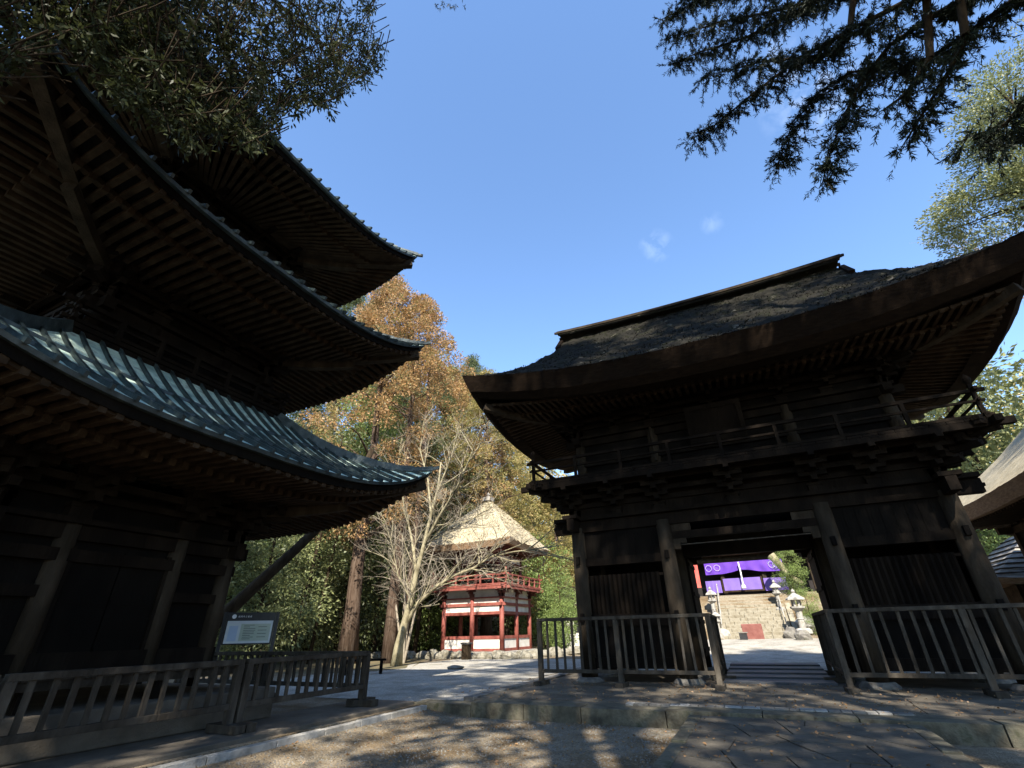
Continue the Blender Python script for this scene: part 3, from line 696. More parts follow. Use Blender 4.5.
ring_beam(tb, cx, cy, ux+.05, uy+.05, 6.4, .36, .08)
build('upper_tie_beam', tb, WOOD, gt)
storey_brackets(gt, cx, cy, (-3.95, -2.8, -1.75, 0, 1.75, 2.8, 3.95), YU, 6.44, steps=3, st=.27, dz=.18, w_=.11, arm=.5)
pl = MB()
for kk in range(1, 4): ring_beam(pl, cx, cy, ux+.27*kk, uy+.27*kk, 6.74+.18*kk-.02, .1, .11, ext=.12)
ring_beam(pl, cx, cy, ux+.06, uy+.06, 6.75, .1, .12)
build('upper_purlin', pl, WOOD, gt)
# name plaque under the eave, tilted forward; left blank, without lettering
pq = MB(); c0 = Vector((cx, cy-uy-.42, 6.1)); nx_ = Vector((0, -.94, -.34)); up_ = Vector((0, -.34, .94))
pq.frame(c0, (.62, 0, 0), nx_*.03, up_*.42)
for s_ in (-1, 1): pq.frame(c0+up_*.45*s_+nx_*.03, (.72, 0, 0), nx_*.05, up_*.06); pq.frame(c0+Vector((.66*s_, 0, 0))+nx_*.028, (.06, 0, 0), nx_*.05, up_*.388)
build('plaque', pq, WOOD, gt)
st_ = MB().beam((cx-1.7, cy-uy-.3, 5.3), (cx-1.75, cy-uy-.2, 6.4), .07, .05); build('plaque_stay', st_, WOODL, gt)
# roof
gr = Roof(GC, 6.8, 4.2, 4.2, 7.48, .76, 2.4, 3.92, .24, mg=3.55, sr=.585)
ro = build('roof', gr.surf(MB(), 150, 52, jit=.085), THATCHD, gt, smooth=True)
te = MB()
for k in range(4):
    gr.band(te, k, -.02, .02, .05, -.2, 70, .025); gr.band(te, k, .05, -.2, .16, -.5, 70, .025); gr.band(te, k, .16, -.5, .36, -.7, 70, .02); gr.band(te, k, .36, -.7, .8, -.68, 40)
build('thatch_edge', te, THATCHE, ro, smooth=True)
# shaggy straw and moss over the thatch
P_, D_, L_ = [], [], []
for i in range(16000):
    k = random.choice((0, 0, 0, 0, 2, 1, 3)); mm = gr.mg if k % 2 else gr.M
    m = mm*random.random()**1.1; h = gr.half(k, m); x = random.uniform(-h, h); p = gr.pt(k, m, x, -.02); n_, t_ = gr.side(k)[:2]
    P_.append(p); D_.append((n_[0]*.5+random.gauss(0, .6), n_[1]*.5+random.gauss(0, .6), random.uniform(-.5, .75))); L_.append(random.uniform(.03, .09))
leaves('thatch_straw', P_, D_, L_, np.array(L_)*.35, THATCHD, ro)
P_, D_, L_ = [], [], []
for i in range(2600):
    k = random.choice((0, 0, 1, 3)); n_, t_, Dn, Dt = gr.side(k); tt = random.uniform(-1, 1); ins = random.uniform(-.02, .12)
    z = gr.ze+gr.lift*abs(tt)**gr.p+random.uniform(-.05, .05)
    P_.append((cx+n_[0]*(Dn-ins)+t_[0]*tt*(Dt-ins), cy+n_[1]*(Dn-ins)+t_[1]*tt*(Dt-ins), z)); D_.append((n_[0]+random.gauss(0, .3), n_[1]+random.gauss(0, .3), random.uniform(-.4, .3))); L_.append(random.uniform(.03, .08))
leaves('eave_moss', P_, D_, L_, np.array(L_)*.3, THATCHD, ro)
gb = MB(); zt = gr.z(gr.mg, 0)
for s_ in (-1, 1):
    X = cx+s_*(6.8-gr.sr*gr.mg-.1); hb = 4.2-gr.mg
    ps = [(X, cy-hb, zt-.2), (X, cy+hb, zt-.2)]+[(X, cy+hb*(1-j/8), gr.z(gr.mg+(gr.M-gr.mg)*j/8, 0)-.12) for j in range(9)]+[(X, cy-hb*(1-j/8), gr.z(gr.mg+(gr.M-gr.mg)*j/8, 0)-.12) for j in range(7, -1, -1)]
    gb.add(ps, [tuple(range(len(ps)))])
build('gable_wall', gb, WOODD, ro)
gv = MB()
for s_ in (-1, 1):
    for t_ in (-1, 1):
        pts = [Vector((cx+s_*(6.8-gr.sr*gr.mg+.06), cy+t_*(4.2-m), gr.z(m, 0)-.12)) for m in np.linspace(gr.mg, gr.M-.02, 7)]
        for p0, p1 in zip(pts, pts[1:]): gv.beam(p0, p1, .16, .34)
build('gable_thatch_edge', gv, THATCHE, ro)
rg = MB(); zr = gr.ze+gr.rise
def rz(x): return .14*(abs(x)/4.8)**2.2
xs_ = np.linspace(-4.8, 4.72, 17)
for a, b_ in zip(xs_, xs_[1:]):
    for (dy, z0, wd, h) in ((0, .0, .6, .12), (0, .1, .36, .1), (0, .18, .22, .08)):
        rg.beam((cx+a, cy+dy, zr+z0+rz(a)), (cx+b_, cy+dy, zr+z0+rz(b_)), wd, h)
build('ridge_cap', rg, THATCHD, ro)
rp = MB()
for a, b_ in zip(xs_, xs_[1:]):
    a2, b2 = a*1.035, b_*1.035
    rp.beam((cx+a2, cy, zr+.26+rz(a)), (cx+b2, cy, zr+.26+rz(b_)), .24, .09)
    for dy in (-.3, .3): rp.beam((cx+a2, cy+dy*.75, zr+.14+rz(a)), (cx+b2, cy+dy*.75, zr+.14+rz(b_)), .08, .08)
    for dy in (-.52, .52): rp.beam((cx+a2, cy+dy*.75, zr+.03+rz(a)), (cx+b2, cy+dy*.75, zr+.03+rz(b_)), .07, .07)
build('ridge_pole', rp, WOODL, ro)
sb = MB(); Mi2 = 4.2-uy-.5; drop = .68
GREST = MB()
for k in range(4): gr.soffit(sb, k, .5, drop, Mi2, 7.2)
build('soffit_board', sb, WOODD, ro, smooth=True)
for k in range(4):
    if k in (0, 3): one_by_one('rafter', gr.rafters(None, k, .55, 1.35, .2, .08, .09, drop, Mi2, 7.2, -.05), WOODR, ro, GREST, 62 if k == 0 else 38)
    else: gr.rafters(GREST, k, .55, 1.35, .2, .08, .09, drop, Mi2, 7.2, -.05)
    gr.rafters(GREST, k, 1.2, Mi2, .2, .085, .1, drop, Mi2, 7.2, -.15)
    hr = MB(); pts = [gr.spt(k, .5+(Mi2-.5)*j/6, gr.side(k)[3]-(.5+(Mi2-.5)*j/6), drop, Mi2, 7.2, -.14) for j in range(7)]
    for p0, p1 in zip(pts, pts[1:]): hr.beam(p0, p1, .18, .2)
    build('hip_rafter', hr, WOODL, ro)
for k in range(4):
    for mm_, dz_ in ((1.28, -.09), (.62, -.02)):
        ky = MB(); h = gr.side(k)[3]-mm_; pts = [gr.spt(k, mm_, -h+2*h*i/24, drop, Mi2, 7.2, dz_) for i in range(25)]
        for p0, p1 in zip(pts, pts[1:]): ky.beam(p0, p1, .1, .08)
        build('eave_batten', ky, WOODR, ro)
build('rafters', GREST, WOODR, gt, kind='stuff')
# ramp of dark planks through the passage
dk = thing('plank_ramp', 'dark grey plank ramp rising in low steps through the gate passage', 'ramp', (cx, 15, 0))
for k in range(5):
    v0 = 13.5+k*.82; z = .05+.038*k
    mb = MB()
    for j in range(4): mb.box(cx-1.12, cx+1.14, v0+j*.204, v0+j*.204+.199, -.005+j*.0005, z+random.uniform(0, .004))
    build('plank_step', mb, DECK, dk, bevel=.006)

# ------------------------------------------------------------------ fences
def fence(name, label, group, segs, h, low, post_w, picks, m, feet, top_w=.11):
    """segs: list of (x0,y0,x1,y1); posts at both ends and at given fractions"""
    a = segs[0]; f = thing(name, label, 'fence', (a[0], a[1], 0), group)
    done = set()
    for (x0, y0, x1, y1, np_, mids) in segs:
        A, B = Vector((x0, y0, 0)), Vector((x1, y1, 0)); d = (B-A).normalized(); nn = Vector((-d.y, d.x, 0)); U_ = Vector((0, 0, 1))
        build('top_rail', MB().beam(A+U_*(h-.035)-d*.04, B+U_*(h-.035)+d*.04, top_w, .07), m, f, bevel=.006)
        build('bottom_rail', MB().beam(A+U_*low, B+U_*low, .06, .075), m, f, bevel=.005)
        for fr in [0]+list(mids)+[1]:
            p = A.lerp(B, fr); key = (round(p.x, 2), round(p.y, 2))
            if key in done: continue
            done.add(key)
            po = build('post', MB().frame(p+U_*(h-.07)/2, d*post_w/2, nn*post_w/2, U_*(h-.07)/2), m, f, bevel=.006)
            if feet: build('post_foot', MB().frame(p+U_*.05, d*.09, nn*.3, U_*.05), m, po, bevel=.006)
        for i in range(np_):
            fr = (i+1)/(np_+1)
            if any(abs(fr-q)*(B-A).length < .07 for q in mids): continue
            p = A.lerp(B, fr); tl = random.gauss(0, .012); p = p+d*random.gauss(0, .008)
            build('picket', MB().beam(p+U_*(low+.03), p+U_*(h-.07)+d*tl, random.uniform(.031, .041), random.uniform(.048, .06), d), m, f)
    return f
FX = -6.95
for k, (v0, v1, lab) in enumerate(((5.55, 8.12, 'weathered grey picket fence panel ending at the corner by the information sign'), (2.82, 5.4, 'weathered grey picket fence panel in front of the pagoda doors'), (.1, 2.68, 'weathered picket fence panel before the pagoda, cut off by the frame'))):
    fence('picket_fence', lab, 'picket fence panels around the pagoda', [(FX, v0, FX, v1, 12, [])], .87, .3, .1, 12, FENCEW, True, .1)
fence('picket_fence', 'weathered picket fence panel turning the corner behind the sign side of the pagoda', 'picket fence panels around the pagoda', [(FX-.1, 8.2, FX-2.75, 8.2, 12, [])], .87, .3, .1, 12, FENCEW, True, .1)
fence('picket_fence', 'weathered picket fence panel at the far back corner beyond the pagoda', 'picket fence panels around the pagoda', [(FX-2.9, 8.2, FX-5.5, 8.2, 12, [])], .87, .3, .1, 12, FENCEW, True, .1)
fence('gate_fence', 'tall brown picket fence on the bell tower side of the gate passage', 'picket fences across the gate front',
      [(-5.05, 12.2, -1.04, 12.2, 18, [.485]), (-1.04, 12.2, -1.2, 16.4, 12, [.5])], 1.43, .3, .11, 18, FENCEW, True, .12)
fence('gate_fence', 'tall brown picket fence on the side hall side of the gate passage', 'picket fences across the gate front',
      [(5.5, 12.2, 1.27, 12.2, 18, [.5]), (1.27, 12.2, 1.36, 16.4, 12, [.5])], 1.43, .3, .11, 18, FENCEW, True, .12)

# ------------------------------------------------------------------ information sign
sg = thing('information_sign', 'black framed white information board with title bar, behind the fence corner', 'sign', (-11.7, 9.2, 0))
sd = Vector((.74, .67, 0)); sn = Vector((.67, -.74, 0)); U_ = Vector((0, 0, 1)); sc = Vector((float(rng_at(249, 631, 14.9)[0]), float(rng_at(249, 631, 14.9)[1]), .02))
sn = Vector((.72, -.69, 0)); sd = Vector((.69, .72, 0))
for s_ in (-1, 1): build('post', MB().frame(sc+sd*.6*s_+U_*.85, sd*.04, sn*.03, U_*.85), BLACKM, sg, bevel=.004)
bo = build('board', MB().frame(sc+U_*1.33-sn*.0, sd*.555, sn*.022, U_*.36), BLACKM, sg, bevel=.004)
build('printed_panel', MB().frame(sc+U_*1.25+sn*.026, sd*.52, sn*.003, U_*.25), mat('printed_panel', [(.5, .53, .56), (.6, .64, .64)], 3, .5, 0), bo)
pm = mat('print_green', [(.36, .42, .34), (.44, .48, .4)], 3, .5, 0); pb = mat('print_blue', [(.33, .42, .56), (.42, .5, .62)], 3, .5, 0); pd = mat('print_ink', [(.08, .09, .1), (.14, .15, .15)], 3, .5, 0)
build('printed_map', MB().frame(sc+U_*1.24+sn*.031+sd*.14, sd*.34, sn*.002, U_*.19), pm, bo)
build('printed_picture', MB().frame(sc+U_*1.22+sn*.031-sd*.36, sd*.1, sn*.002, U_*.17), pb, bo)
ti = MB()
for j in range(9):
    L = random.uniform(.12, .3); ti.frame(sc+U_*(1.40-.038*j)+sn*.0335+sd*(.02+L/2-.15), sd*L/2, sn*.001, U_*.006)
    if j % 2: ti.frame(sc+U_*(1.40-.038*j)+sn*.0335+sd*(.3), sd*.1, sn*.001, U_*.006)
build('printed_lines', ti, pd, bo)
build('emblem', MB().tube([sc+U_*1.6+sn*.024-sd*.4, sc+U_*1.6+sn*.03-sd*.4], [.05, .05], 16), WHITEC, bo)
try:
    cu = bpy.data.curves.new('title_lettering', 'FONT'); cu.body = '西明寺三重塔'; cu.size = .13; cu.align_x = 'LEFT'; cu.align_y = 'CENTER'; cu.extrude = .002; cu.space_character = 1.12
    import os
    fp = os.path.join(bpy.utils.system_resource('DATAFILES'), 'fonts', 'Noto Sans CJK Regular.woff2')
    if os.path.exists(fp): cu.font = bpy.data.fonts.load(fp)
    to = bpy.data.objects.new('title_lettering', cu); COL.objects.link(to)
    mw = Matrix((( sd.x, 0, sn.x, 0), (sd.y, 0, sn.y, 0), (0, 1, 0, 0), (0, 0, 0, 1)))
    mw.translation = sc+U_*1.6+sn*.027-sd*.31
    me = None
    dg = bpy.context.evaluated_depsgraph_get(); me = bpy.data.meshes.new_from_object(to.evaluated_get(dg)); bpy.data.objects.remove(to)
    me.transform(Matrix.Translation(-org(bo)) @ mw); me.materials.clear(); me.materials.append(WHITEC); link('title_lettering', me, bo, False)
except Exception as ex: print('title', ex)

# ------------------------------------------------------------------ red bell tower
TC = (-15.52, 29.05); cx, cy = TC; TZ = .12
bt_ = thing('bell_tower', 'red and white two-storied bell tower with a pale thatched pyramid roof', 'bell tower', (cx, cy, 0))
H_ = 1.98; xs = (-H_, 0, H_)
build('stone_base', MB().box(cx-H_-.35, cx+H_+.35, cy-H_-.35, cy+H_+.35, -.1, TZ+.05), STONEL, bt_, bevel=.03)
for x in xs:
    for y in xs:
        if x or y: build('column', MB().tube([(cx+x, cy+y, TZ), (cx+x, cy+y, 3.0)], [.145, .135], 12), RED, bt_, smooth=True)
rl = MB()
for z, h in ((.25, .14), (.88, .16), (2.15, .16)): ring_beam(rl, cx, cy, H_, H_, z, .13, h)
ring_beam(rl, cx, cy, H_+.02, H_+.02, 2.62, .16, .17, ext=.2); ring_beam(rl, cx, cy, H_+.03, H_+.03, 2.98, .3, .08)
build('tie_beam', rl, RED, bt_)
wp = MB()
for z0, z1 in ((.32, .8), (2.23, 2.54), (2.7, 2.94)):
    for s_ in (-1, 1): wp.box(cx-H_, cx+H_, cy+s_*H_-.03, cy+s_*H_+.03, z0, z1); wp.box(cx+s_*H_-.03, cx+s_*H_+.03, cy-H_+.04, cy+H_-.04, z0, z1)
wp2 = MB()
for s_ in (-1, 1): wp2.box(cx-H_, cx+H_, cy+s_*H_-.02, cy+s_*H_+.02, 3.02, 3.45); wp2.box(cx+s_*H_-.02, cx+s_*H_+.02, cy-H_+.03, cy+H_-.03, 3.02, 3.45)
build('plaster_panel', wp, WHITE, bt_); build('upper_plaster_panel', wp2, WHITE, bt_)
storey_brackets(bt_, cx, cy, xs, xs, 3.0, steps=2, st=.28, dz=.17, w_=.11, arm=.5)
for c in bt_.children:
    if c.name.startswith('bracket'): c.data.materials.clear(); c.data.materials.append(REDD)
bf = MB().box(cx-H_-.68, cx+H_+.68, cy-H_-.68, cy+H_+.68, 3.56, 3.62); ring_beam(bf, cx, cy, H_+.6, H_+.6, 3.48, .12, .14, ext=.2)
build('balcony_floor', bf, RED, bt_)
railing(bt_, cx, cy, H_+.58, H_+.58, 3.62, .58, RED, 6, 6, cap=True, t=.07)
U2 = 1.6
for x in (-U2, 0, U2):
    for y in (-U2, 0, U2):
        if x or y: build('upper_column', MB().tube([(cx+x, cy+y, 3.62), (cx+x, cy+y, 5.6)], [.11, .105], 10), REDD, bt_, smooth=True)
rl = MB(); ring_beam(rl, cx, cy, U2, U2, 5.5, .13, .15, ext=.16); ring_beam(rl, cx, cy, U2, U2, 5.05, .1, .1); ring_beam(rl, cx, cy, U2+.3, U2+.3, 5.75, .12, .12, ext=.2)
build('upper_tie_beam', rl, REDD, bt_)
wp = MB()
for s_ in (-1, 1): wp.box(cx-U2, cx+U2, cy+s_*U2-.02, cy+s_*U2+.02, 5.1, 5.42); wp.box(cx+s_*U2-.02, cx+s_*U2+.02, cy-U2+.03, cy+U2-.03, 5.1, 5.42)
wp.box(cx-U2, cx+U2, cy-U2, cy+U2, 5.86, 5.9)
build('upper_frieze', wp, WHITE, bt_)
be = MB().lathe((cx, cy, 4.0), [(.44, 0), (.45, .06), (.4, .2), (.37, .7), (.33, .95), (.2, 1.05), (.03, 1.08), (.03, 1.5)], 20)
build('bell', be, mat('bronze', [(.04, .06, .045), (.07, .09, .07)], 5, .5, .1, metal=.6), bt_, smooth=True)
tr_ = Roof(TC, 3.15, 3.15, 3.15, 6.05, .12, 2.5, 3.35, -.12)
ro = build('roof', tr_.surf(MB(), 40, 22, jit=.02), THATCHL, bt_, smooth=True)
te = MB()
for k in range(4): tr_.band(te, k, -.01, .01, .12, -.36, 40, .015); tr_.band(te, k, .12, -.36, 1.0, -.3, 30)
build('thatch_edge', te, THATCHB, ro, smooth=True)
sb = MB()
TREST = MB()
for k in range(4): tr_.soffit(sb, k, .5, .33, 1.5, 5.88)
build('soffit_board', sb, REDD, ro)
for k in range(4):
    for q in (tr_.rafters(None, k, .35, 1.5, .24, .07, .08, .33, 1.5, 5.88, -.06) if k < 2 else []): build('rafter', q, REDD, ro)
    if k > 1: tr_.rafters(TREST, k, .35, 1.5, .24, .07, .08, .33, 1.5, 5.88, -.06)
build('rafters', TREST, REDD, bt_, kind='stuff')
fn = MB().box(cx-.3, cx+.3, cy-.3, cy+.3, 9.3, 9.55); fn.lathe((cx, cy, 9.55), [(.18, 0), (.2, .06), (.07, .12), (.12, .2), (.11, .26), (.01, .38)], 10)
build('finial', fn, BARKROOF, ro)
P_, D_, L_ = [], [], []
for i in range(5000):
    k = random.choice((0, 1)); m = tr_.M*random.random(); h = tr_.half(k, m); x = random.uniform(-h, h); n_ = tr_.side(k)[0]
    P_.append(tr_.pt(k, m, x, -.01)); D_.append((n_[0]*.7+random.gauss(0, .3), n_[1]*.7+random.gauss(0, .3), -.5+random.gauss(0, .2))); L_.append(random.uniform(.12, .3))
leaves('thatch_straw', P_, D_, L_, np.array(L_)*.16, THATCHL, ro)

def rock(name, label, c, sx, sy, sz, m=STONE, group=None, seed=0):
    mb = MB(); o = Vector((seed*3.1, seed*1.7, 0)); P = []
    for j in range(9):
        a = math.pi*j/8; row = []
        for i in range(13):
            b_ = 2*math.pi*i/12; d = Vector((math.sin(a)*math.cos(b_), math.sin(a)*math.sin(b_), math.cos(a)))
            k = 1+.28*mnoise.noise(d*1.4+o)+.1*mnoise.noise(d*4+o); row.append(Vector((d.x*sx*k, d.y*sy*k, d.z*sz*k))+Vector(c))
        P.append(row)
    return props(build(name, mb.grid(P), m, smooth=False), label, 'rock', group)
# row of low edging stones round the bell tower
EDGE = mat('edging_boulder', [(0.0744, 0.0651, 0.0434), (0.155, 0.1395, 0.1023), (0.2356, 0.217, 0.1736), (0.1054, 0.0992, 0.0558)], 3, .95, .9, 14, detail=8)
a0 = (-20.5, 24.0); 
edge = [(-20.3+.78*i, 24.6-.02*i+.12*math.sin(i*2.1)) for i in range(12)]+[(-11.2+.25*i, 24.7+.85*i) for i in range(7)]
for i, (x, y) in enumerate(edge):
    sx = random.uniform(.34, .48); rock('edging_stone', 'rounded boulder in the low row edging the bell tower yard', (x, y, .02), sx*1.2, .36, random.uniform(.22, .36), EDGE, 'boulders edging the bell tower yard', i)
pp = onv(466, 662, 23.6)
sp = thing('stone_post', 'short dark square stone post standing before the bell tower', 'post', (pp[0], 23.6, 0))
build('shaft', MB().box(pp[0]-.2, pp[0]+.2, 23.45, 23.75, -.05, .62), BARKD, sp, bevel=.02); build('cap', MB().frame((pp[0], 23.6, .66), (.25, 0, 0), (0, .2, 0), (0, 0, .04)), STONE, sp, bevel=.02)
rock('rock', 'single flat rock lying in the sunlit gravel', tuple(onv(455, 681, 17.5)*np.array([1, 1, 0])+np.array([0, 0, 0])), .36, .24, .08, STONE, None, 40)

# bench by the trunks
bn = thing('bench', 'dark low wooden bench at the end of the pagoda fence, before the cedar trunks', 'bench', (-12.7, 14.7, 0))
bc = Vector((-12.75, 14.75, -.05)); bd = Vector((.75, .66, 0)); bp = Vector((-.66, .75, 0))
build('seat', MB().frame(bc+U_*.42, bd*.75, bp*.19, U_*.03), WOODD, bn, bevel=.008)
for s_ in (-1, 1): build('leg', MB().frame(bc+bd*.6*s_+U_*.17, bd*.05, bp*.16, U_*.22), WOODD, bn, bevel=.006)

# ------------------------------------------------------------------ main hall beyond the gate
HU = -.42
stp = thing('stone_stairs', 'broad rough stone stairs climbing to the purple-curtained hall', 'stairs', (HU, 34, .5))
n_s = 13
for k in range(n_s):
    z0 = .5+2.45*k/n_s; z1 = .5+2.45*(k+1)/n_s; v0 = 34+3.2*k/n_s
    mb = MB(); u = HU-1.98
    while u < HU+1.95:
        L = min(random.uniform(.4, .95), HU+1.98-u); mb.box(u, u+L-.015, v0+random.uniform(-.015, .015), v0+.6, z0-.3, z1+random.uniform(-.012, .012)); u += L
    build('step', mb, STEPST, stp, bevel=.02)
for s_ in (-1, 1):
    mb = MB(); mb.add([(HU+s_*2.02+d, v, z) for d in (0, s_*.28) for v, z in ((33.9, .3), (33.9, .62), (37.3, 3.1), (37.3, .3))], [(0, 1, 2, 3), (7, 6, 5, 4), (0, 4, 5, 1), (1, 5, 6, 2), (2, 6, 7, 3), (3, 7, 4, 0)])
    build('side_kerb', mb, STEPST, stp)
for s_ in (-1, 1):
    hr = thing('handrail', ('pale metal handrail on the banner side of the stone stairs', 'pale metal handrail on the largest lantern side of the stone stairs')[s_ > 0], 'handrail', (HU+s_*1.75, 34.2, .6))
    build('rail', MB().tube([(HU+s_*1.75, 34.2, 1.3), (HU+s_*1.75, 37.2, 3.75), (HU+s_*1.75, 38.0, 3.75)], [.03]*3, 8), STONEL, hr)
    for v in (34.25, 35.7, 37.2): build('rail_post', MB().tube([(HU+s_*1.75, v, gh(HU, v)), (HU+s_*1.75, v, 1.28+.815*(v-34.2))], [.025]*2, 8), STONEL, hr)
rd = thing('red_panel', 'small red painted board leaning at the foot of the stone stairs', 'board', (-.75, 33.4, .5))
p0 = onv(753, 633, 33.4); build('board', MB().frame((p0[0], 33.5, p0[2]), (.54, 0, 0), (0, .04, .01), (0, -.1, .46)), REDB, rd, bevel=.01)
build('board_foot', MB().box(p0[0]-.55, p0[0]+.55, 33.45, 33.75, .36, .5), WOODD, rd)
p1 = onv(744, 638, 33.0); bx_ = thing('offering_box', 'tiny dark box on the ground beside the red board', 'box', (p1[0], 33, .5))
build('body', MB().box(p1[0]-.22, p1[0]+.2, 32.9, 33.2, .4, .82), BLACKM, bx_, bevel=.01); build('lid', MB().frame((p1[0], 33.05, .85), (.25, 0, 0), (0, .19, 0), (0, 0, .025)), STONE, bx_)
hl = thing('main_hall', 'wooden main hall at the head of the stairs, its porch hung with purple cloth', 'hall', (HU, 43, 3.0))
FZ = 3.1
build('floor_platform', MB().box(HU-6, HU+6, 38.8, 48, 2.2, FZ), STONE, hl, bevel=.03)
for x in (-4.3, -1.35, 1.35, 4.3):
    build('column', MB().box(HU+x-.13, HU+x+.13, 39.1, 39.36, FZ, 5.9), WOODL, hl, bevel=.02)
build('dark_interior', MB().box(HU-5.2, HU+5.2, 40.4, 47, FZ, 6.2), mat('interior_shade_black', [(.012, .01, .009), (.025, .02, .018)], 3, .8, .2, 20), hl)  # near-black box stands in for the shade inside the hall
build('porch_beam', MB().box(HU-4.9, HU+4.9, 39.05, 39.4, 5.3, 5.62), WOODL, hl, bevel=.02)
build('carved_beam', MB().box(HU-2.6, HU+2.6, 38.95, 39.04, 5.3, 5.5), WOODL, hl, bevel=.02)
hrf = Roof((HU, 43.2), 7.0, 4.75, 4.75, 6.0, .4, 2.5, 3.6, .25, mg=2.4)
ro = build('roof', hrf.surf(MB(), 30, 12), BARKROOF, hl, smooth=True); te = MB()
for k in range(4): hrf.band(te, k, 0, 0, .05, -.3); hrf.band(te, k, .05, -.3, 2.2, -.25)
build('eave_edge', te, WOODR, ro)
CREST = mat('faded_crest', [(.42, .38, .55), (.5, .47, .62)], 4, .9, .1, 30)
# purple cloths
def cloth(x0, x1, y, zt, zb, m, name, label, group, wav=.05, freq=7, arch=0, ret=False):
    P = []
    for j in range(9):
        row = []
        for i in range(61):
            f = i/60; x = x0+(x1-x0)*f; zbb = zb+arch*math.exp(-((f-.5)/.17)**2); z = zt+(zbb-zt)*j/8
            row.append((x, y+wav*math.sin(f*freq*6.28+.6*math.sin(j*.5+f*9))*(j/8)**.6-.25*wav*j/8, z))
        P.append(row)
    mb = MB().grid(P); P2 = [[(a, b_+.012, c) for a, b_, c in row] for row in P]; mb.grid(P2)
    return build(name, mb, m, None, smooth=True, label=label, cat='curtain', group=group)
vl = onv(705, 570, 39)[0]; vr = onv(783, 566, 39)[0]
va = thing('purple_valance', 'deep purple cloth valance with white ring crests across the hall porch', 'curtain', (HU, 38.9, 5.2))
c_ = cloth(vl, vr, 38.9, 5.27, 4.5, PURPLE, 'hanging_cloth', None, None, .06, 6, .22); del c_['category']; c_.parent = va; c_.location = -Vector(va.location)
for xx in (717, 708.5, 772, 776.5):
    q = onv(xx, 566 if xx > 740 else 568.5, 38.8); rgm = MB()
    rgm.tube([(q[0]+.2*math.cos(a), 38.8, 4.93+.2*math.sin(a)) for a in np.linspace(0, 6.283, 25)], [.013]*25, 6, cap=False); build('ring_crest', rgm, CREST, va)
for nm, xa, xb_, zt, zb, lab in (('lower_curtain', -1.8, .62, 4.2, 3.42, 'lilac lower curtain in a dark frame in the middle of the porch'), ('lower_curtain', -3.0, -1.98, 4.1, 3.3, 'lilac lower curtain between the red banner and the framed middle one'), ('lower_curtain', .8, 2.2, 4.1, 3.3, 'lilac lower curtain between the framed middle one and the slanting pale trunk')):
    cloth(xa, xb_, 39.0, zt, zb, PURPLED, nm, lab, 'lower purple curtains of the hall porch', .02, 4)
fm = MB().box(-1.92, .74, 38.93, 38.97, 3.3, 3.41)
for x in (-1.92, .64): fm.box(x, x+.1, 38.93, 38.97, 3.41, 4.25)
fo = build('curtain_frame', fm, WOODR, None, bevel=.01, label='dark brown open frame around the middle lower curtain', cat='frame')
rp_ = thing('bell_rope', 'white bell rope with a tasselled end hanging before the purple valance', 'rope', (HU, 38.7, 5.3))
q0 = onv(738, 562, 38.6); q1 = onv(743, 584, 38.6)
build('rope', MB().tube([q0, q0*.5+q1*.5+np.array([.02, 0, 0]), q1], [.045]*3, 8), WHITEC, rp_); build('tassel', MB().lathe((q1[0], q1[1], q1[2]-.3), [(.1, 0), (.15, .04), (.13, .18), (.06, .3)], 10), WHITEC, rp_)

def lantern(x, y, z, h, label, s_=1):
    o = thing('stone_lantern', label, 'lantern', (x, y, z), 'stone lanterns flanking the stairs'); h *= .88; s_ *= .88; k = h/2.2
    build('base', MB().lathe((x, y, z), [(.42*k*s_, 0), (.42*k*s_, .16*k), (.3*k*s_, .26*k)], 6), STONEL, o)
    build('shaft', MB().lathe((x, y, z+.26*k), [(.17*k*s_, 0), (.16*k*s_, .4*k), (.19*k*s_, .45*k), (.16*k*s_, .5*k), (.17*k*s_, .85*k)], 12), STONEL, o)
    build('platform', MB().lathe((x, y, z+1.11*k), [(.2*k*s_, 0), (.38*k*s_, .14*k), (.38*k*s_, .22*k)], 6), STONEL, o)
    fb = MB()
    for a in range(6): fb.box(*sorted((x+.2*k*s_*math.cos(a*1.047)-.05, x+.2*k*s_*math.cos(a*1.047)+.05)), *sorted((y+.2*k*s_*math.sin(a*1.047)-.05, y+.2*k*s_*math.sin(a*1.047)+.05)), z+1.33*k, z+1.66*k)
    build('fire_box', fb, STONEL, o)
    build('roof_cap', MB().lathe((x, y, z+1.66*k), [(.5*k*s_, .0), (.48*k*s_, .08*k), (.3*k*s_, .2*k), (.12*k*s_, .32*k), (.1*k*s_, .36*k)], 6), STONEL, o)
    build('jewel', MB().lathe((x, y, z+2.02*k), [(.06*k, 0), (.11*k, .07*k), (.08*k, .14*k), (.005, .22*k)], 10), STONEL, o)
lantern(-2.55, 35.6, 1.55, 2.2, 'stone lantern on the bank below the red banner')
lantern(1.28, 36.0, 1.95, 2.0, 'slim stone lantern close to the handrail, behind the largest lantern')
lantern(2.05, 33.4, .75, 2.55, 'largest stone lantern, standing lower down beside the stairs with rocks at its foot', 1.15)
lantern(-2.35, 33.3, .6, 1.7, 'shortest stone lantern, at the foot of the stairs below the banner')
for i, (x, y, s_, lb) in enumerate(((1.5, 34.0, .5, 'dark mossy rock touching the foot of the stairs'), (2.4, 35, .65, 'pale boulder on the bank behind the largest lantern'), (-2.2, 34.4, .5, 'pale boulder on the bank by the shortest lantern'), (1.9, 32.4, .42, 'dark rock in front of the largest lantern'))):
    rock('rock', lb, (x, y, gh(x, y)+s_*.3), s_, s_*.8, s_*.8, STONE if i in (0, 3) else STONEL, None, 60+i)
bnr = thing('banner', 'narrow red votive banner on a pole beside the hall porch', 'banner', (-3.55, 37.5, 3))
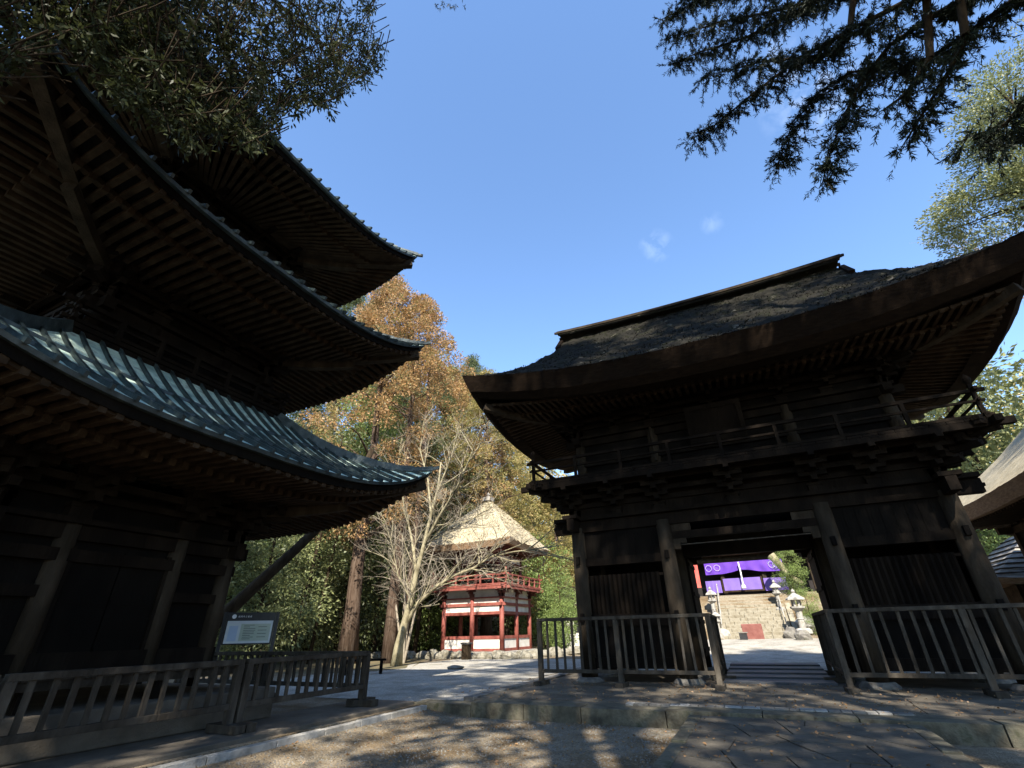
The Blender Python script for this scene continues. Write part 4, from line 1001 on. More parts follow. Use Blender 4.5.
build('pole', MB().tube([(-3.75, 37.5, 2.9), (-3.75, 37.5, 5.4)], [.02, .02], 6), WOODL, bnr); build('cloth', MB().box(-3.73, -3.2, 37.49, 37.51, 3.6, 5.2), REDC, bnr)
lg = thing('bare_tree', 'pale bare trunk slanting down beside the hall porch', 'tree', (3.2, 38, 3))
build('trunk', MB().tube([onv(771, 555, 37.5), onv(780, 565, 37.4), onv(790, 577, 37.2), onv(803, 584, 37)], [.26, .22, .2, .16], 9), BARKP, lg, smooth=True)

# ------------------------------------------------------------------ side hall at right
EC = (11.0, 19.6); cx, cy = EC
eh = thing('side_hall', 'side hall with sunlit pale thatch and thick brown eave beside the gate', 'hall', (cx, cy, 0))
er = Roof(EC, 3.5, 6.2, 3.5, 4.78, .3, 2.5, 3.3, .15)
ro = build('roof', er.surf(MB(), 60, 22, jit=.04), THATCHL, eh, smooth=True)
te = MB()
for k in range(4): er.band(te, k, -.01, .01, .14, -.42, 60, .015); er.band(te, k, .14, -.42, 1.1, -.36, 30)
build('thatch_edge', te, THATCHB, ro, smooth=True)
build('ridge_cap', MB().box(cx-.35, cx+.35, cy-3, cy+3, 8.0, 8.35), BARKROOF, ro, bevel=.08)
sb = MB()
for k in range(4): er.soffit(sb, k, .5, .4, 1.7, 4.45)
build('soffit_board', sb, WOODR, ro)
EREST = MB()
for k in (0, 3, 2, 1):
    if k == 3:
        for q in er.rafters(None, k, .35, 1.7, .22, .08, .09, .4, 1.7, 4.45, -.06): build('rafter', q, WOODR, ro)
    else: er.rafters(EREST, k, .35, 1.7, .22, .08, .09, .4, 1.7, 4.45, -.06)
build('rafters', EREST, WOODR, eh, kind='stuff')
for x in (-1.75, 1.75):
    for y in (-4.4, -1.5, 1.5, 4.4): build('column', MB().box(cx+x-.12, cx+x+.12, cy+y-.12, cy+y+.12, 0, 4.3), WOODR, eh, bevel=.01)
wl = MB()
for s_ in (-1, 1): wl.box(cx+s_*1.75-.03, cx+s_*1.75+.03, cy-4.3, cy+4.3, .4, 4.2); wl.box(cx-1.65, cx+1.65, cy+s_*4.4-.03, cy+s_*4.4+.03, .4, 4.2)
build('wall', wl, WOOD, eh)
rl = MB(); ring_beam(rl, cx, cy, 1.78, 4.43, 4.1, .2, .22, ext=.4); ring_beam(rl, cx, cy, 1.78, 4.43, 2.3, .14, .16)
build('tie_beam', rl, WOODR, eh)
build('floor', MB().box(cx-2.6, cx+2.6, cy-5.2, cy+5.2, .3, .6), WOODL, eh)
sh = thing('small_shed', 'low shed with grey striped bark roof below the side hall eave', 'shed', (10.6, 28.5, 0))
srf = Roof((10.9, 28.6), 2.4, 3.2, 2.4, 2.55, .1, 2.5, 1.9, .1)
ro = build('roof', srf.surf(MB(), 30, 8), BARKROOF, sh, smooth=True); te = MB()
for k in range(4): srf.band(te, k, 0, 0, .05, -.22); srf.band(te, k, .05, -.22, .9, -.2)
build('eave_edge', te, THATCHB, ro)
st_ = MB()
for k in range(4):
    for f_ in np.linspace(.08, .9, 8):
        m = srf.M*f_; h = srf.half(k, m); st_.beam(srf.pt(k, m, -h, .02), srf.pt(k, m, h, .02), .06, .04)
build('roof_battens', st_, WOODL, ro)
wl = MB()
for s_ in (-1, 1): wl.box(10.9+s_*1.5-.05, 10.9+s_*1.5+.05, 26.4, 30.8, 0, 2.4); wl.box(9.46, 12.34, 28.6+s_*2.2-.05, 28.6+s_*2.2+.05, 0, 2.4)
build('wall', wl, WOODR, sh)
# small white house behind the tower
ho = thing('small_house', 'small white-walled house with brown roof glimpsed between tower and gate', 'house', (-11.6, 37.6, 1))
build('wall', MB().box(-13.1, -9.5, 36.6, 40, -.2, 2.75), WHITE, ho)
hr_ = MB()
for s_ in (-1, 1): hr_.add([(-13.7, 38.3, 4.2), (-9, 38.3, 4.2), (-9, 38.3+s_*2.3, 2.7), (-13.7, 38.3+s_*2.3, 2.7), (-13.7, 38.3, 4.05), (-9, 38.3, 4.05), (-9, 38.3+s_*2.3, 2.55), (-13.7, 38.3+s_*2.3, 2.55)], [(0, 1, 2, 3), (7, 6, 5, 4), (2, 6, 7, 3), (0, 3, 7, 4), (1, 5, 6, 2)])
build('roof', hr_, WOODL, ho); build('window', MB().box(-12.4, -11.4, 36.57, 36.595, 1.0, 2.0), BLACKM, ho)

# ------------------------------------------------------------------ trees
def cluster_leaves(C_, Rr, per, flat=.7, size=(.18, .34), asp=.32, droop=.3, ctr=None):
    C_ = np.asarray(C_, float); n = len(C_); Rr = np.broadcast_to(np.asarray(Rr, float), (n,))
    g = rng.normal(size=(n, per, 3)); g /= np.linalg.norm(g, axis=2)[:, :, None]
    rad = rng.uniform(.35, 1.0, (n, per, 1))**.6
    off = g*rad*Rr[:, None, None]; off[:, :, 2] *= flat
    P = (C_[:, None, :]+off).reshape(-1, 3); D = g+rng.normal(size=g.shape)*.55; D[:, :, 2] -= droop
    if ctr is not None:
        o = C_-np.asarray(ctr); o[:, 2] *= .3; o /= np.linalg.norm(o, axis=1)[:, None]+1e-6; D += o[:, None, :]*.6
    L = rng.uniform(size[0], size[1], len(P))
    return P, D.reshape(-1, 3), L, L*asp
def conifer_centers(h, zb, Rm, n, rag=.35):
    z = zb+(h-zb)*rng.uniform(0, 1, n)**.85; q = (z-zb)/(h-zb); a = rng.uniform(0, 6.283, n)
    lob = 1+rag*np.sin(a*3+z*1.1)*np.cos(z*1.9+a)+rng.normal(0, .08, n)
    prof = Rm*np.clip((1-q**3.2), .05, 1)*(.62+.38*np.minimum(1, q*4))
    r = prof*lob*rng.uniform(.35, 1, n)**.5
    return np.stack([r*np.cos(a), r*np.sin(a), z-.12*r], 1)
def make_tree(name, label, cat, loc, h, tr, centers, crad, per, leaf, bark, group=None, size=(.2, .36), asp=.34, droop=.3, lean=(0, 0), top=.93, limbs=26, flat=.7):
    o = thing(name, label, cat, loc, group); x, y, z = loc
    zs = np.linspace(0, h*top, 10); wob = .04*tr*10
    pts = [(x+lean[0]*q/h+wob*.3*math.sin(q*.7+x), y+lean[1]*q/h+wob*.3*math.cos(q*.6+y), z+q-.15*(q == 0)) for q in zs]
    rad = [tr*(1.35 if i == 0 else 1)*(1-.9*(i/9)**1.1) for i in range(10)]
    build('trunk', MB().tube(pts, rad, 12), bark, o, smooth=True)
    C_ = np.asarray(centers); Cw = C_+np.array([x, y, z]); 
    if limbs:
        lb = MB()
        for i in rng.choice(len(C_), min(limbs, len(C_)), replace=False):
            c = Cw[i]; zb = max(z+.15*h, c[2]-.35*math.hypot(*C_[i][:2])); f = min(.95, (zb-z)/(h*top)); b = Vector((x+lean[0]*f, y+lean[1]*f, z+f*h*top))
            m_ = (b+Vector(c))/2+Vector((0, 0, .12*(Vector(c)-b).length)); r0 = tr*.28*(1-f*.6)
            lb.tube([b, m_, Vector(c)], [r0, r0*.6, r0*.2], 6, cap=False)
        build('limbs', lb, bark, o, smooth=True)
    leaves('crown', *cluster_leaves(Cw, crad, per, flat, size, asp, droop, ctr=(x, y, z+h*.5)), leaf, o)
    return o
def put(src, x, y, sc, rz, label, group=None, z=None, leaf=None):
    c = copy_tree(src); c.location = (x, y, gh(x, y) if z is None else z); c.scale = (sc[0], sc[0], sc[1]) if isinstance(sc, tuple) else (sc,)*3; c.rotation_euler = (0, 0, rz); c['label'] = label
    if group: c['group'] = group
    if leaf:
        for ch in c.children:
            if ch.name.startswith('crown'): ch.data = ch.data.copy(); ch.data.materials[0] = leaf
    return c
G1 = 'tall cedars behind the bell tower yard'
# the two russet cedars whose trunks stand by the bench
cA = make_tree('cedar_tree', 'russet cedar with the thickest trunk, standing beyond the fence corner', 'tree', (-18.3, 19.9, -.06), 22.5, .4, conifer_centers(23.5, 6.0, 4.2, 300, .35), rng.uniform(.35, .85, 300), 170, LORANGE, BARK, G1, (.09, .2), .42, .1)
cB = make_tree('cedar_tree', 'tallest russet cedar, its reddish trunk standing between the thick cedar and the bare tree', 'tree', (-16.3, 20.6, -.06), 21, .31, conifer_centers(21.5, 13, 2.9, 150, .35), rng.uniform(.35, .8, 150), 160, LORANGE, BARK, G1, (.09, .2), .42, .1)
build('second_stem', MB().tube([(-15.65, 20.75, -.1), (-15.6, 20.8, 3), (-15.5, 21, 9), (-15.5, 21, 16)], [.22, .18, .14, .06], 10), BARK, cB, smooth=True)
cY = make_tree('cedar_tree', 'yellow-green cedar directly behind the bell tower roof', 'tree', (-19.5, 39.5, gh(-19.5, 39.5)), 21, .4, conifer_centers(21.5, 3.5, 4.4, 280, .35), rng.uniform(.4, .95, 280), 110, LYELLOW, BARK, G1, (.12, .26), .4, .1)
def pol(px, r): p = rng_at(px, 600, r); return p[0], p[1]
spots = [(486, 37.5, (1.1, 1.02), 'yellow-green cedar overtopping the bell tower on its gate side', LYELLOW), (425, 38, (1.1, 1.0), 'dark green cedar behind the bare tree crown', LGREEN), (385, 36, (1.0, .95), 'dark green cedar filling the gap behind the reddish trunk', LGREEN), (356, 38, (1.1, 1.2), 'yellow-green cedar filling the gap behind the two russet cedars', LYELLOW), (466, 52, (1.2, 1.45), 'tall green cedar on the slope above the bell tower', LGREEN), (455, 39, (1.15, 1.02), 'russet cedar behind the bell tower, between its roof and the bare tree', LORANGE), (300, 40, (1.3, 1.45), 'dark green cedar behind the russet pair, on the pagoda side', LGREEN), (335, 46, (1.35, 1.6), 'russet cedar farther back behind the thick trunk', LORANGE), (408, 42, (1.2, 1.25), 'russet cedar behind the bare tree', LORANGE),
         (440, 50, (1.3, 1.35), 'yellow-green cedar far behind the crown of the bare tree', LYELLOW), (468, 44, (1.0, .85), 'low yellow-green cedar just behind the bell tower peak', LYELLOW), (512, 46, (1.2, .95), 'yellow-green cedar between the bell tower peak and the gate', LYELLOW), (535, 52, (1.2, 1.0), 'russet-tinged cedar beside the gate balcony corner', LYELLOW), (560, 46, (1.1, .62), 'green cedar half hidden behind the gate corner post', LYELLOW),
         (262, 44, (1.1, 1.0), 'dark green cedar seen between the pagoda wall and the leaning trunk', LGREEN), (225, 36, (1, .9), 'dark green cedar just beyond the pagoda wall', LGREEN), (600, 60, (1.2, .8), 'green cedar hidden behind the lattice bay of the gate by the tower', LYELLOW), (700, 66, (1.2, .7), 'green cedar behind the main hall roof', LGREEN), (800, 66, (1.2, .7), 'green cedar behind the slanting trunk side of the main hall', LGREEN)]
for i, (px, r, sc_, lb, lf) in enumerate(spots):
    x, y = pol(px, r); put(cY if i % 2 else cA, x, y, (sc_[0]*.95, sc_[1]*(1.0 if i % 2 else .93)), i*1.3, lb, G1, leaf=lf)
# bright green tree lit before the cedars
def blob_centers(blobs, n):
    o = []
    for (c, r, k) in blobs:
        g = rng.normal(size=(k, 3)); g /= np.linalg.norm(g, axis=1)[:, None]; o.append(np.array(c)+g*np.array(r)*(rng.uniform(.25, 1, (k, 1))**.5))
    return np.concatenate(o)
x, y = pol(345, 32)
make_tree('green_tree', 'sunlit fresh green tree low in front of the russet cedars', 'tree', (x, y, gh(x, y)), 18, .24, blob_centers([((0, 0, 15.5), (2.6, 2.6, 2.2), 60), ((1.2, -.5, 13), (2, 2, 1.6), 40), ((-1.2, .4, 11), (2, 2, 1.5), 36)], 0), .7, 75, LBRIGHT, BARKD, None, (.14, .24), .45, .1)
bl = make_tree('evergreen_tree', 'dark glossy evergreen tree in the undergrowth close to the pagoda wall', 'tree', (-24, 17, -.06), 8.5, .15, blob_centers([((0, 0, 6), (2.6, 2.6, 2.2), 50), ((.8, -.6, 3.6), (2.2, 2.2, 1.6), 42), ((-1, .6, 3), (2, 2, 1.5), 36), ((0, 0, 1.3), (1.8, 1.8, 1.0), 30)], 0), .7, 70, LGREEN, BARKD, 'evergreen undergrowth trees behind the fence', (.12, .22), .42, .15)
G2 = 'evergreen undergrowth trees behind the fence'
us = [(215, 24, 1.0, 'evergreen tree tucked behind the pagoda corner', LGREEN), (238, 30, 1.25, 'tall evergreen tree behind the information sign, leaf colour brightened as if sunlit', LBRIGHT), (262, 23.5, .85, 'leafy tree just behind the information sign post, sun highlights put into its pale leaf colour', LPALE), (283, 29, 1.15, 'evergreen tree between the leaning trunk and the thick cedar', LGREEN),  # paler leaf colours by sign and thick cedar stand for sun highlights
      (312, 31, 1.1, 'leafy tree beside the thick cedar trunk, sun highlights put into its pale leaf colour', LPALE), (325, 34, 1.35, 'tallish evergreen behind the thick cedar trunk', LGREEN), (378, 33, 1.2, 'evergreen tree behind the reddish cedar trunk', LGREEN), (405, 36, 1.1, 'evergreen tree behind the bare tree', LGREEN), (430, 36, .95, 'bright shrub-like tree between the bare tree and the bell tower', LBRIGHT),
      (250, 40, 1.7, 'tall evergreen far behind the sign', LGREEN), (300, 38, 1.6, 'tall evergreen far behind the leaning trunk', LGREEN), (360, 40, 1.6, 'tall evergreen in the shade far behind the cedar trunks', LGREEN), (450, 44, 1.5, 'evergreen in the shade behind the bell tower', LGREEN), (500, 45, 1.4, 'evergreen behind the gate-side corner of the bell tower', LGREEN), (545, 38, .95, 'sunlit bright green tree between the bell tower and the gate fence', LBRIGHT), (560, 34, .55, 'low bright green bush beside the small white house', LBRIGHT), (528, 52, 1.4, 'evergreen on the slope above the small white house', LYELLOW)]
for i, (px, r, sc_, lb, lf) in enumerate(us):
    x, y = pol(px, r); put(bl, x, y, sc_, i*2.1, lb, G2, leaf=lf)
# hillside woods beyond everything that the camera can see: one mass
P_ = []
for i in range(900):
    a = rng.uniform(R(-95), R(60)); r = rng.uniform(58, 130); x, y = math.sin(a)*r, math.cos(a)*r
    hh = rng.uniform(8, 17); b = gh(x, y)
    for k in range(8): P_.append((x+rng.normal(0, 1.6), y+rng.normal(0, 1.6), b+hh*rng.uniform(.05, 1)))
leaves('hillside_wood', *cluster_leaves(P_, 2.4, 26, .8, (.5, .9), .5, .2), LYELLOW, None, kind='stuff', label='distant wooded hillside of mixed green and yellow-green trees', cat='woods')
# right-hand trees above the gate roof and beyond the side hall
p = rng_at(1024, 118, 27)
make_tree('olive_tree', 'tall pale olive broadleaf tree rising above the gate roof behind the dark conifer sprays', 'tree', (p[0], p[1], gh(p[0], p[1])), p[2]+4, .45, np.concatenate([blob_centers([((.6, 0, p[2]), (3.0, 3.0, 4.4), 150), ((-2.0, 1.4, p[2]-3.4), (2.4, 2.4, 2.0), 70), ((1, 0, p[2]-9), (4, 4, 4), 110)], 0)]), .75, 210, LPALE, BARKD, None, (.09, .17), .45, .15)
G3 = 'trees on the slope beyond the side hall'
for i, (px, r, sc_, lb, lf) in enumerate(((965, 46, 2.6, 'pale green tree above the gate balcony post', LPALE), (1005, 42, 2.3, 'olive tree behind the thatched side hall ridge', LPALE), (1045, 40, 2.2, 'olive tree beyond the side hall, at the edge of the frame', LPALE), (925, 56, 2.4, 'green tree behind the gate roof beside the balcony post', LYELLOW), (985, 62, 3.2, 'tall pale tree highest on the slope beyond the side hall', LPALE), (990, 33, .8, 'bright small tree beneath the side hall eave', LBRIGHT))):
    x, y = pol(px, r); put(bl, x, y, sc_, i*1.7, lb, G3, leaf=lf)
x, y = pol(775, 43); 
for i, (px, r, sc_, lb) in enumerate(((797, 37, .36, 'bright green bush beside the slanting trunk by the hall porch'), (806, 35, .3, 'small bush behind the largest stone lantern'))):
    x, y = pol(px, r); put(bl, x, y, sc_, i*2., lb, 'bushes by the hall porch', leaf=LBRIGHT, z=gh(x, y)-.2)

def bare(mb, p, d, L, r, depth, spread=.55, up=.12, tw=None):
    p = Vector(p); d = Vector(d).normalized(); pts = [p]; rad = [r]
    n = 4
    for i in range(n):
        d = (d+Vector((random.gauss(0, .13), random.gauss(0, .13), random.gauss(0, .1)+up*.4))).normalized(); p = p+d*L/n; pts.append(p); rad.append(r*(1-.55*(i+1)/n))
    (tw if depth <= 1 and tw is not None else mb).tube(pts, rad, 5 if depth < 3 else 7, cap=False)
    if depth == 0: return
    for i in range(random.choice((3, 4)) if depth > 1 else 4):
        k = random.choice((1, 2, 3, 4)); a = random.uniform(0, 6.283); e = Vector((math.cos(a), math.sin(a), random.uniform(-.25, .5)))
        bare(mb, pts[k], d+e*spread*1.6, L*random.uniform(.5, .75), rad[k]*.62, depth-1, spread, up, tw)
V0 = 18.7
J = lambda x, y, dv=0: Vector(onv(x, y, V0+dv))
b0 = Vector(onv(396, 667, V0)); b0.z = -.1
btr = thing('bare_tree', 'pale mottled leafless tree with a long limb reaching across the bell tower', 'tree', (b0.x, b0.y, -.06))
build('trunk', MB().tube([b0, J(399, 645), J(405, 622), J(411, 600), J(416, 575), J(424, 545), J(431, 515), J(438, 488), J(441, 462)], [.27, .19, .16, .14, .115, .095, .075, .055, .025], 12), BARKP, btr, smooth=True)
limb = MB(); tw = MB()
lims = [([J(404, 626), J(418, 603, .1), J(434, 588, .2), J(455, 575, .4), J(474, 568, .5), J(490, 557, .7), J(512, 552, .9), J(536, 549, 1.2)], .13), ([J(424, 545), J(440, 515, -.3), J(455, 492, -.6), J(470, 458, -1), J(480, 430, -1.4)], .1), ([J(416, 572), J(412, 540, .5), J(404, 505, .9), J(398, 465, 1.3), J(402, 435, 1.6)], .09),
        ([J(431, 515), J(428, 480, .5), J(420, 450, .9), J(424, 420, 1.2)], .075), ([J(438, 490), J(452, 455, .4), J(458, 428, .8)], .06), ([J(411, 600), J(398, 575, -.3), J(392, 545, -.5), J(385, 520, -.8)], .05), ([J(425, 545), J(446, 530, .4), J(470, 520, .6), J(496, 505, .9)], .05)]
for pts, r in lims:
    n = len(pts); limb.tube(pts, [.8*r*(1-.8*i/(n-1)) for i in range(n)], 8, cap=False)
    for i in range(1, n):
        for k in range(5):
            d = (pts[i]-pts[i-1]).normalized()+Vector((random.gauss(0, .55), random.gauss(0, .55), random.gauss(.1, .5)))
            bare(limb, pts[i].lerp(pts[i-1], random.random()), d, random.uniform(1.0, 2.2), max(.02, r*.26), 2, .6, .06, tw)
build('limbs', limb, BARKP, btr, smooth=True); build('twigs', tw, TWIG, btr)
for (px, py, v) in ((440, 640, 19.5),):
    pass
# hanging bare vines of a thinner leafless tree beside it
b2 = Vector(onv(404, 655, 20.5)); b2.z = -.1; b2t = thing('bare_tree', 'thin leafless multi-stemmed tree with drooping twigs beside the bell tower', 'tree', (b2.x, b2.y, -.06)); lb = MB(); tw = MB()
for k in range(5):
    top = Vector((b2.x+random.uniform(-1.5, 1.8), b2.y+random.uniform(-1, 1), random.uniform(5, 8))); pts = [b2, b2.lerp(top, .4)+Vector((random.gauss(0, .2), 0, 0)), top]; lb.tube(pts, [.07, .05, .025], 6, cap=False)
    for j in range(9):
        bare(lb, pts[1].lerp(top, random.random()), Vector((random.gauss(0, 1), random.gauss(0, .6), .4)), random.uniform(1, 1.7), .022, 2, .6, -.12, tw)
build('stems', lb, TWIG, b2t, smooth=True); build('twigs', tw, TWIG, b2t)
# pinkish bare cherry at far right
p = rng_at(1008, 225, 36); ch = thing('cherry_tree', 'pinkish bare cherry crown peeping over the gate roof', 'tree', (p[0], p[1], gh(p[0], p[1]))); tk = MB(); tw = MB()
tk.tube([(p[0], p[1], gh(p[0], p[1])-.2), (p[0]+.3, p[1], 6), (p[0], p[1]+.3, p[2]-4)], [.4, .32, .2], 10)
for k in range(14): bare(tk, (p[0], p[1]+.2, p[2]-6+.15*k), Vector((random.gauss(0, 1), random.gauss(0, 1), .8)), random.uniform(3, 4.2), .09, 3, .6, .1, tw)
build('trunk', tk, TWIGP, ch, smooth=True); build('twigs', tw, TWIGP, ch)
# dark leaning trunk behind the pagoda
q = [Vector(rng_at(190, 655, 17.2)), Vector(rng_at(205, 633, 17)), Vector(rng_at(235, 605, 17)), Vector(rng_at(262, 580, 17)), Vector(rng_at(292, 553, 17)), Vector(rng_at(322, 524, 17)), Vector(rng_at(352, 494, 17)), Vector(rng_at(372, 450, 17.5))]; q[0].z = -.1
ln = thing('leaning_tree', 'dark trunk leaning steeply beyond the pagoda wall', 'tree', (q[0].x, q[0].y, -.06))
build('trunk', MB().tube(q, [.26, .2, .18, .165, .15, .14, .13, .1], 10), BARKD, ln, smooth=True)
for i, (px, r, rr, lb) in enumerate(((300, 26, .1, 'slender dark trunk in the undergrowth between the sign and the thick cedar'), (318, 28, .08, 'slim dark trunk beside the thick cedar trunk'), (418, 33, .12, 'dark slim trunk between the bare tree and the bell tower'), (288, 30, .07, 'thinnest dark trunk in the undergrowth behind the sign'))):
    x, y = pol(px, r); o = thing('slim_tree', lb, 'tree', (x, y, gh(x, y)), 'slim dark trunks in the undergrowth')
    build('trunk', MB().tube([(x, y, gh(x, y)-.1), (x+.1, y+.2, 3), (x+.35, y+.4, 7), (x+.5, y+.5, 11)], [rr*1.2, rr, rr*.8, rr*.4], 8), BARKD, o, smooth=True)
    C_ = np.array([x+.4, y+.4, 9])+rng.normal(size=(26, 3))*np.array([1, 1, 1.2]); leaves('crown', *cluster_leaves(C_, .6, 60, .7, (.12, .22), .4), LGREEN, o)

# ---------------- near oak on the left: trunk behind the viewpoint, boughs reaching over the pagoda
def inpoly(x, y, pl):
    c = False; j = len(pl)-1
    for i in range(len(pl)):
        if (pl[i][1] > y) != (pl[j][1] > y) and x < (pl[j][0]-pl[i][0])*(y-pl[i][1])/(pl[j][1]-pl[i][1])+pl[i][0]: c = not c
        j = i
    return c
ok = thing('oak_tree', 'evergreen oak whose dark leafy boughs overhang the pagoda roofs', 'tree', (-4.6, -3.2, -.26))
build('trunk', MB().tube([(-4.6, -3.2, -.4), (-4.5, -3.1, 2), (-4.7, -2.8, 5), (-4.9, -2.4, 8), (-5, -2, 12), (-5, -1.8, 16)], [.5, .38, .34, .28, .2, .08], 14), BARKD, ok, smooth=True)
poly = [(-60, -40), (372, -40), (380, 8), (366, 22), (385, 58), (350, 92), (318, 108), (282, 112), (262, 150), (245, 146), (236, 120), (214, 138), (180, 140), (160, 118), (128, 108), (108, 92), (92, 62), (66, 46), (44, 40), (20, 62), (-20, 84), (-60, 90)]
P_, D_, L_ = [], [], []; lb = MB(); tips = []; miss = 0
while len(tips)+miss < 1750:
    x, y = random.uniform(-60, 385), random.uniform(-40, 150)
    if not inpoly(x, y, poly): continue
    if x > 300 and y < 40 and random.random() < .5: continue
    if x < 40 and random.random() < .55: continue
    tp = Vector(rng_at(x, y, random.uniform(4.3, 5.6))); fq = tp-S*((tp.z-4.6)/S.z)
    if -7.3 < fq.x < -5.7 and .5 < fq.y < 7 and random.random() < .62: miss += 1; continue     # tips dropped along the sun's path so dapples reach the lowest roof
    tips.append(tp)
for tp in tips:
    d = Vector((random.gauss(0, .5), random.gauss(0, .5), -.75)).normalized(); n = 26
    base = tp-d*.22
    for j in range(n):
        s_ = random.uniform(0, .42); a = Vector((random.gauss(0, 1), random.gauss(0, 1), random.gauss(-.5, .7))).normalized()
        P_.append(base+d*s_+a*.03); D_.append(a+d*.7); L_.append(random.uniform(.055, .1))
    lb.tube([base-d*.25+Vector((0, 0, .05)), base, base+d*.35], [.008, .006, .003], 4, cap=False)
leaves('crown', P_, D_, L_, np.array(L_)*.36, LDARK, ok)
hub = Vector((-4.9, -2.2, 7.5))
for tgt in ((60, 20, 4.6), (130, 40, 4.9), (200, 60, 5), (260, 70, 5.1), (330, 50, 5.1), (300, 10, 5.1), (180, 5, 4.9), (240, 110, 4.9), (20, 40, 4.6)):
    e = Vector(rng_at(*tgt)); m_ = hub.lerp(e, .5)+Vector((0, 0, .4)); lb.tube([hub, m_, e], [.09, .055, .015], 7, cap=False)
    for k in range(14):
        a = m_.lerp(e, random.uniform(-.2, 1)); lb.tube([a, a+Vector((random.gauss(0, .2), random.gauss(0, .2), random.gauss(-.15, .12)))], [.008, .003], 4, cap=False)
e1, e2 = Vector(rng_at(34, -12, 5.0)), Vector(rng_at(82, 62, 5.2)); lb.tube([hub, e1, e1.lerp(e2, .5), e2], [.12, .1, .08, .05], 8, cap=False)
build('limbs', lb, BARKD, ok, smooth=True)
C_ = np.array([-8.5, -5.5, 13.0])+rng.normal(size=(26, 3))*np.array([2.2, 1.2, 2.4]); C_ = C_[C_[:, 1] < -1.3]
leaves('upper_crown', *cluster_leaves(C_, .8, 90, .8, (.12, .22), .42), LDARK, ok)

# ---------------- near conifer on the right: drooping dark sprays against the sky
cf = thing('conifer_tree', 'conifer whose drooping dark sprays hang against the sky above the gate', 'tree', (6.4, 3.0, -.26))
build('trunk', MB().tube([(6.4, 3.0, -.4), (6.4, 3.0, 3), (6.3, 3.1, 8), (6.2, 3.2, 14), (6.2, 3.2, 20)], [.55, .42, .36, .26, .1], 14), BARK, cf, smooth=True)
B_ = [([(960, -30), (905, 2), (850, 30), (800, 58), (755, 92), (715, 125), (690, 140)], 1.0), ([(1000, -20), (940, 12), (890, 45), (862, 80), (842, 120), (828, 160), (822, 184)], 1.0), ([(1060, -20), (1010, 3), (965, 35), (930, 58), (900, 68), (850, 72), (815, 95), (790, 130), (778, 165)], 1.1), ([(930, -30), (840, -5), (780, 10), (720, 22), (664, 40)], 1), ([(880, -30), (800, 10), (745, 38), (700, 52), (668, 66)], 1), ([(1060, 40), (1030, 95), (1005, 125), (965, 138)], .9), ([(965, 35), (950, 70), (925, 110), (900, 150)], .8), ([(1060, 100), (1020, 135), (985, 150)], .8), ([(900, -30), (820, -20), (740, -10), (680, -2)], 1), ([(760, -30), (700, 0), (660, 20)], 1), ([(930, 58), (905, 95), (880, 112)], .7), ([(850, 30), (828, 55), (760, 62), (700, 78)], .8)]
lb = MB(); P_, D_, L_ = [], [], []
for bi, (pp_, den) in enumerate(B_):
    r0 = 6.6+.28*(bi % 5); pts = [Vector(rng_at(x, y, r0+.06*i)) for i, (x, y) in enumerate(pp_)]; n = len(pts)
    lb.tube(pts, [.045*(1-.85*i/(n-1)) for i in range(n)], 6, cap=False)
    for i in range(n-1):
        seg = (pts[i+1]-pts[i]); ns = int(seg.length*110*den)
        for k in range(ns):
            o = pts[i].lerp(pts[i+1], random.random()); side = Vector((random.gauss(0, 1), random.gauss(0, 1), random.gauss(-.35, .55))).normalized()
            tl = random.uniform(.06, .42)**1.0*(1 if i > 0 else .5); e = o+side*tl+Vector((0, 0, -.4*tl))
            if k % 3 == 0: lb.tube([o, o.lerp(e, .5), e], [.007, .005, .003], 4, cap=False)
            ax = (e-o).normalized()
            for j in range(random.randint(18, 60)):
                b = o.lerp(e, random.uniform(.35, 1)); P_.append(b); b = b+Vector((random.gauss(0, .035), random.gauss(0, .035), random.gauss(-.01, .035))); D_.append(ax*.8+Vector((random.gauss(0, .55), random.gauss(0, .55), random.gauss(-.2, .5)))); L_.append(random.uniform(.045, .1))
for k in range(26):
    o = Vector(rng_at(random.uniform(436, 470), random.uniform(-25, 10), 7)); 
    for j in range(14): P_.append(o); D_.append((random.gauss(0, .6), random.gauss(0, .6), -.7)); L_.append(random.uniform(.07, .14))
leaves('crown', P_, D_, L_, np.array(L_)*.17, LCON, cf)
hub = Vector((6.2, 3.2, 17))
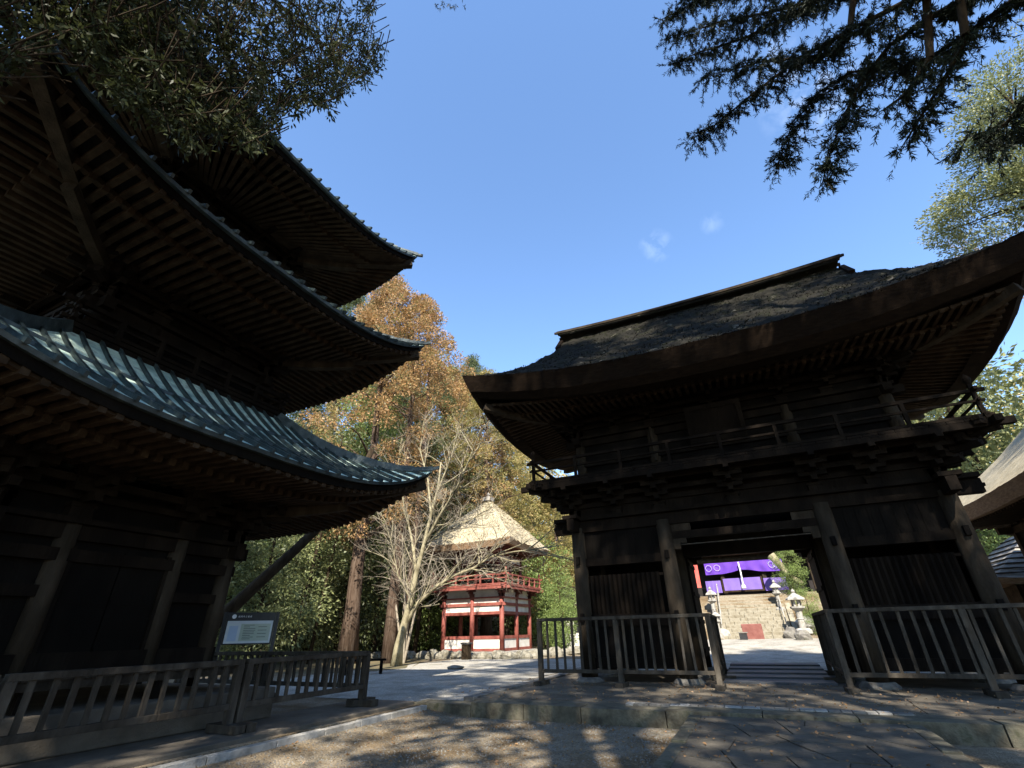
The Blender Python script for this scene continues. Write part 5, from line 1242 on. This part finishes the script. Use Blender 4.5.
for pp_, den in B_:
    e = Vector(rng_at(pp_[0][0], pp_[0][1], 6.8)); lb.tube([hub, hub.lerp(e, .5)+Vector((0, 0, .3)), e], [.09, .07, .045], 6, cap=False)
e = Vector(rng_at(455, -25, 7)); lb.tube([Vector((-4.9, -2.2, 11)), Vector((-4.2, .5, 14)), e], [.06, .04, .015], 6, cap=False)
build('limbs', lb, BARKD, cf, smooth=True)
C_ = np.array([8.5, 2.2, 14])+rng.normal(size=(110, 3))*np.array([1.4, 1.4, 3.5]); C_ = C_[(C_[:, 0] > 7)]
leaves('upper_crown', *cluster_leaves(C_, .8, 70, .7, (.15, .28), .3), LCON, cf)

# ---------------- tall cedars of the avenue behind the viewpoint: unseen shade trees; outer and second row added to block sun and sky
G4 = 'avenue cedars behind the viewpoint'
sc0 = make_tree('unseen_cedar', 'tallest dense cedar of the avenue beside the path behind the viewpoint', 'tree', (3.4, -8.5, -.26), 34, .6, conifer_centers(34.5, 13, 4.7, 112, .45), rng.uniform(.5, 1.05, 112), 60, LCON, BARK, G4, (.26, .5), .42, .3)
for i, (x, y, sc_, lb) in enumerate(((-6.5, -10.5, (1.0, .74), 'tall avenue cedar behind the viewpoint, on the pagoda side of the path'), (-11, -8.0, (.95, .85), 'tall avenue cedar behind the oak trunk'), (-16.5, -7.5, (.9, .8), 'tall avenue cedar behind the pagoda fence'), (8.2, -7.5, 1.0, 'tall avenue cedar behind the viewpoint, on the conifer side of the path'), (-1.5, -15, (1.0, .82), 'lower unseen second row cedar, added to block sky light'), (6.0, -13, 1.12, 'tallest unseen second row cedar behind the conifer side of the path, added to shade the gate'), (12.5, -5.5, 1.0, 'unseen cedar behind the drooping conifer, added to block sky light'), (20, -2, .95, 'unseen cedar beside the side hall forecourt, added to block sky light'), (21, 9, .95, 'cedar beyond the side hall, outside the frame, added to block sky light'), (-9, -17, 1.1, 'unseen second row cedar on the pagoda side, added to block sky light'), (17, -12, 1.0, 'unseen second row cedar at the far end of the conifer side, added to block sky light'))):
    put(sc0, x, y, sc_, 1+i*1.9, lb, G4)
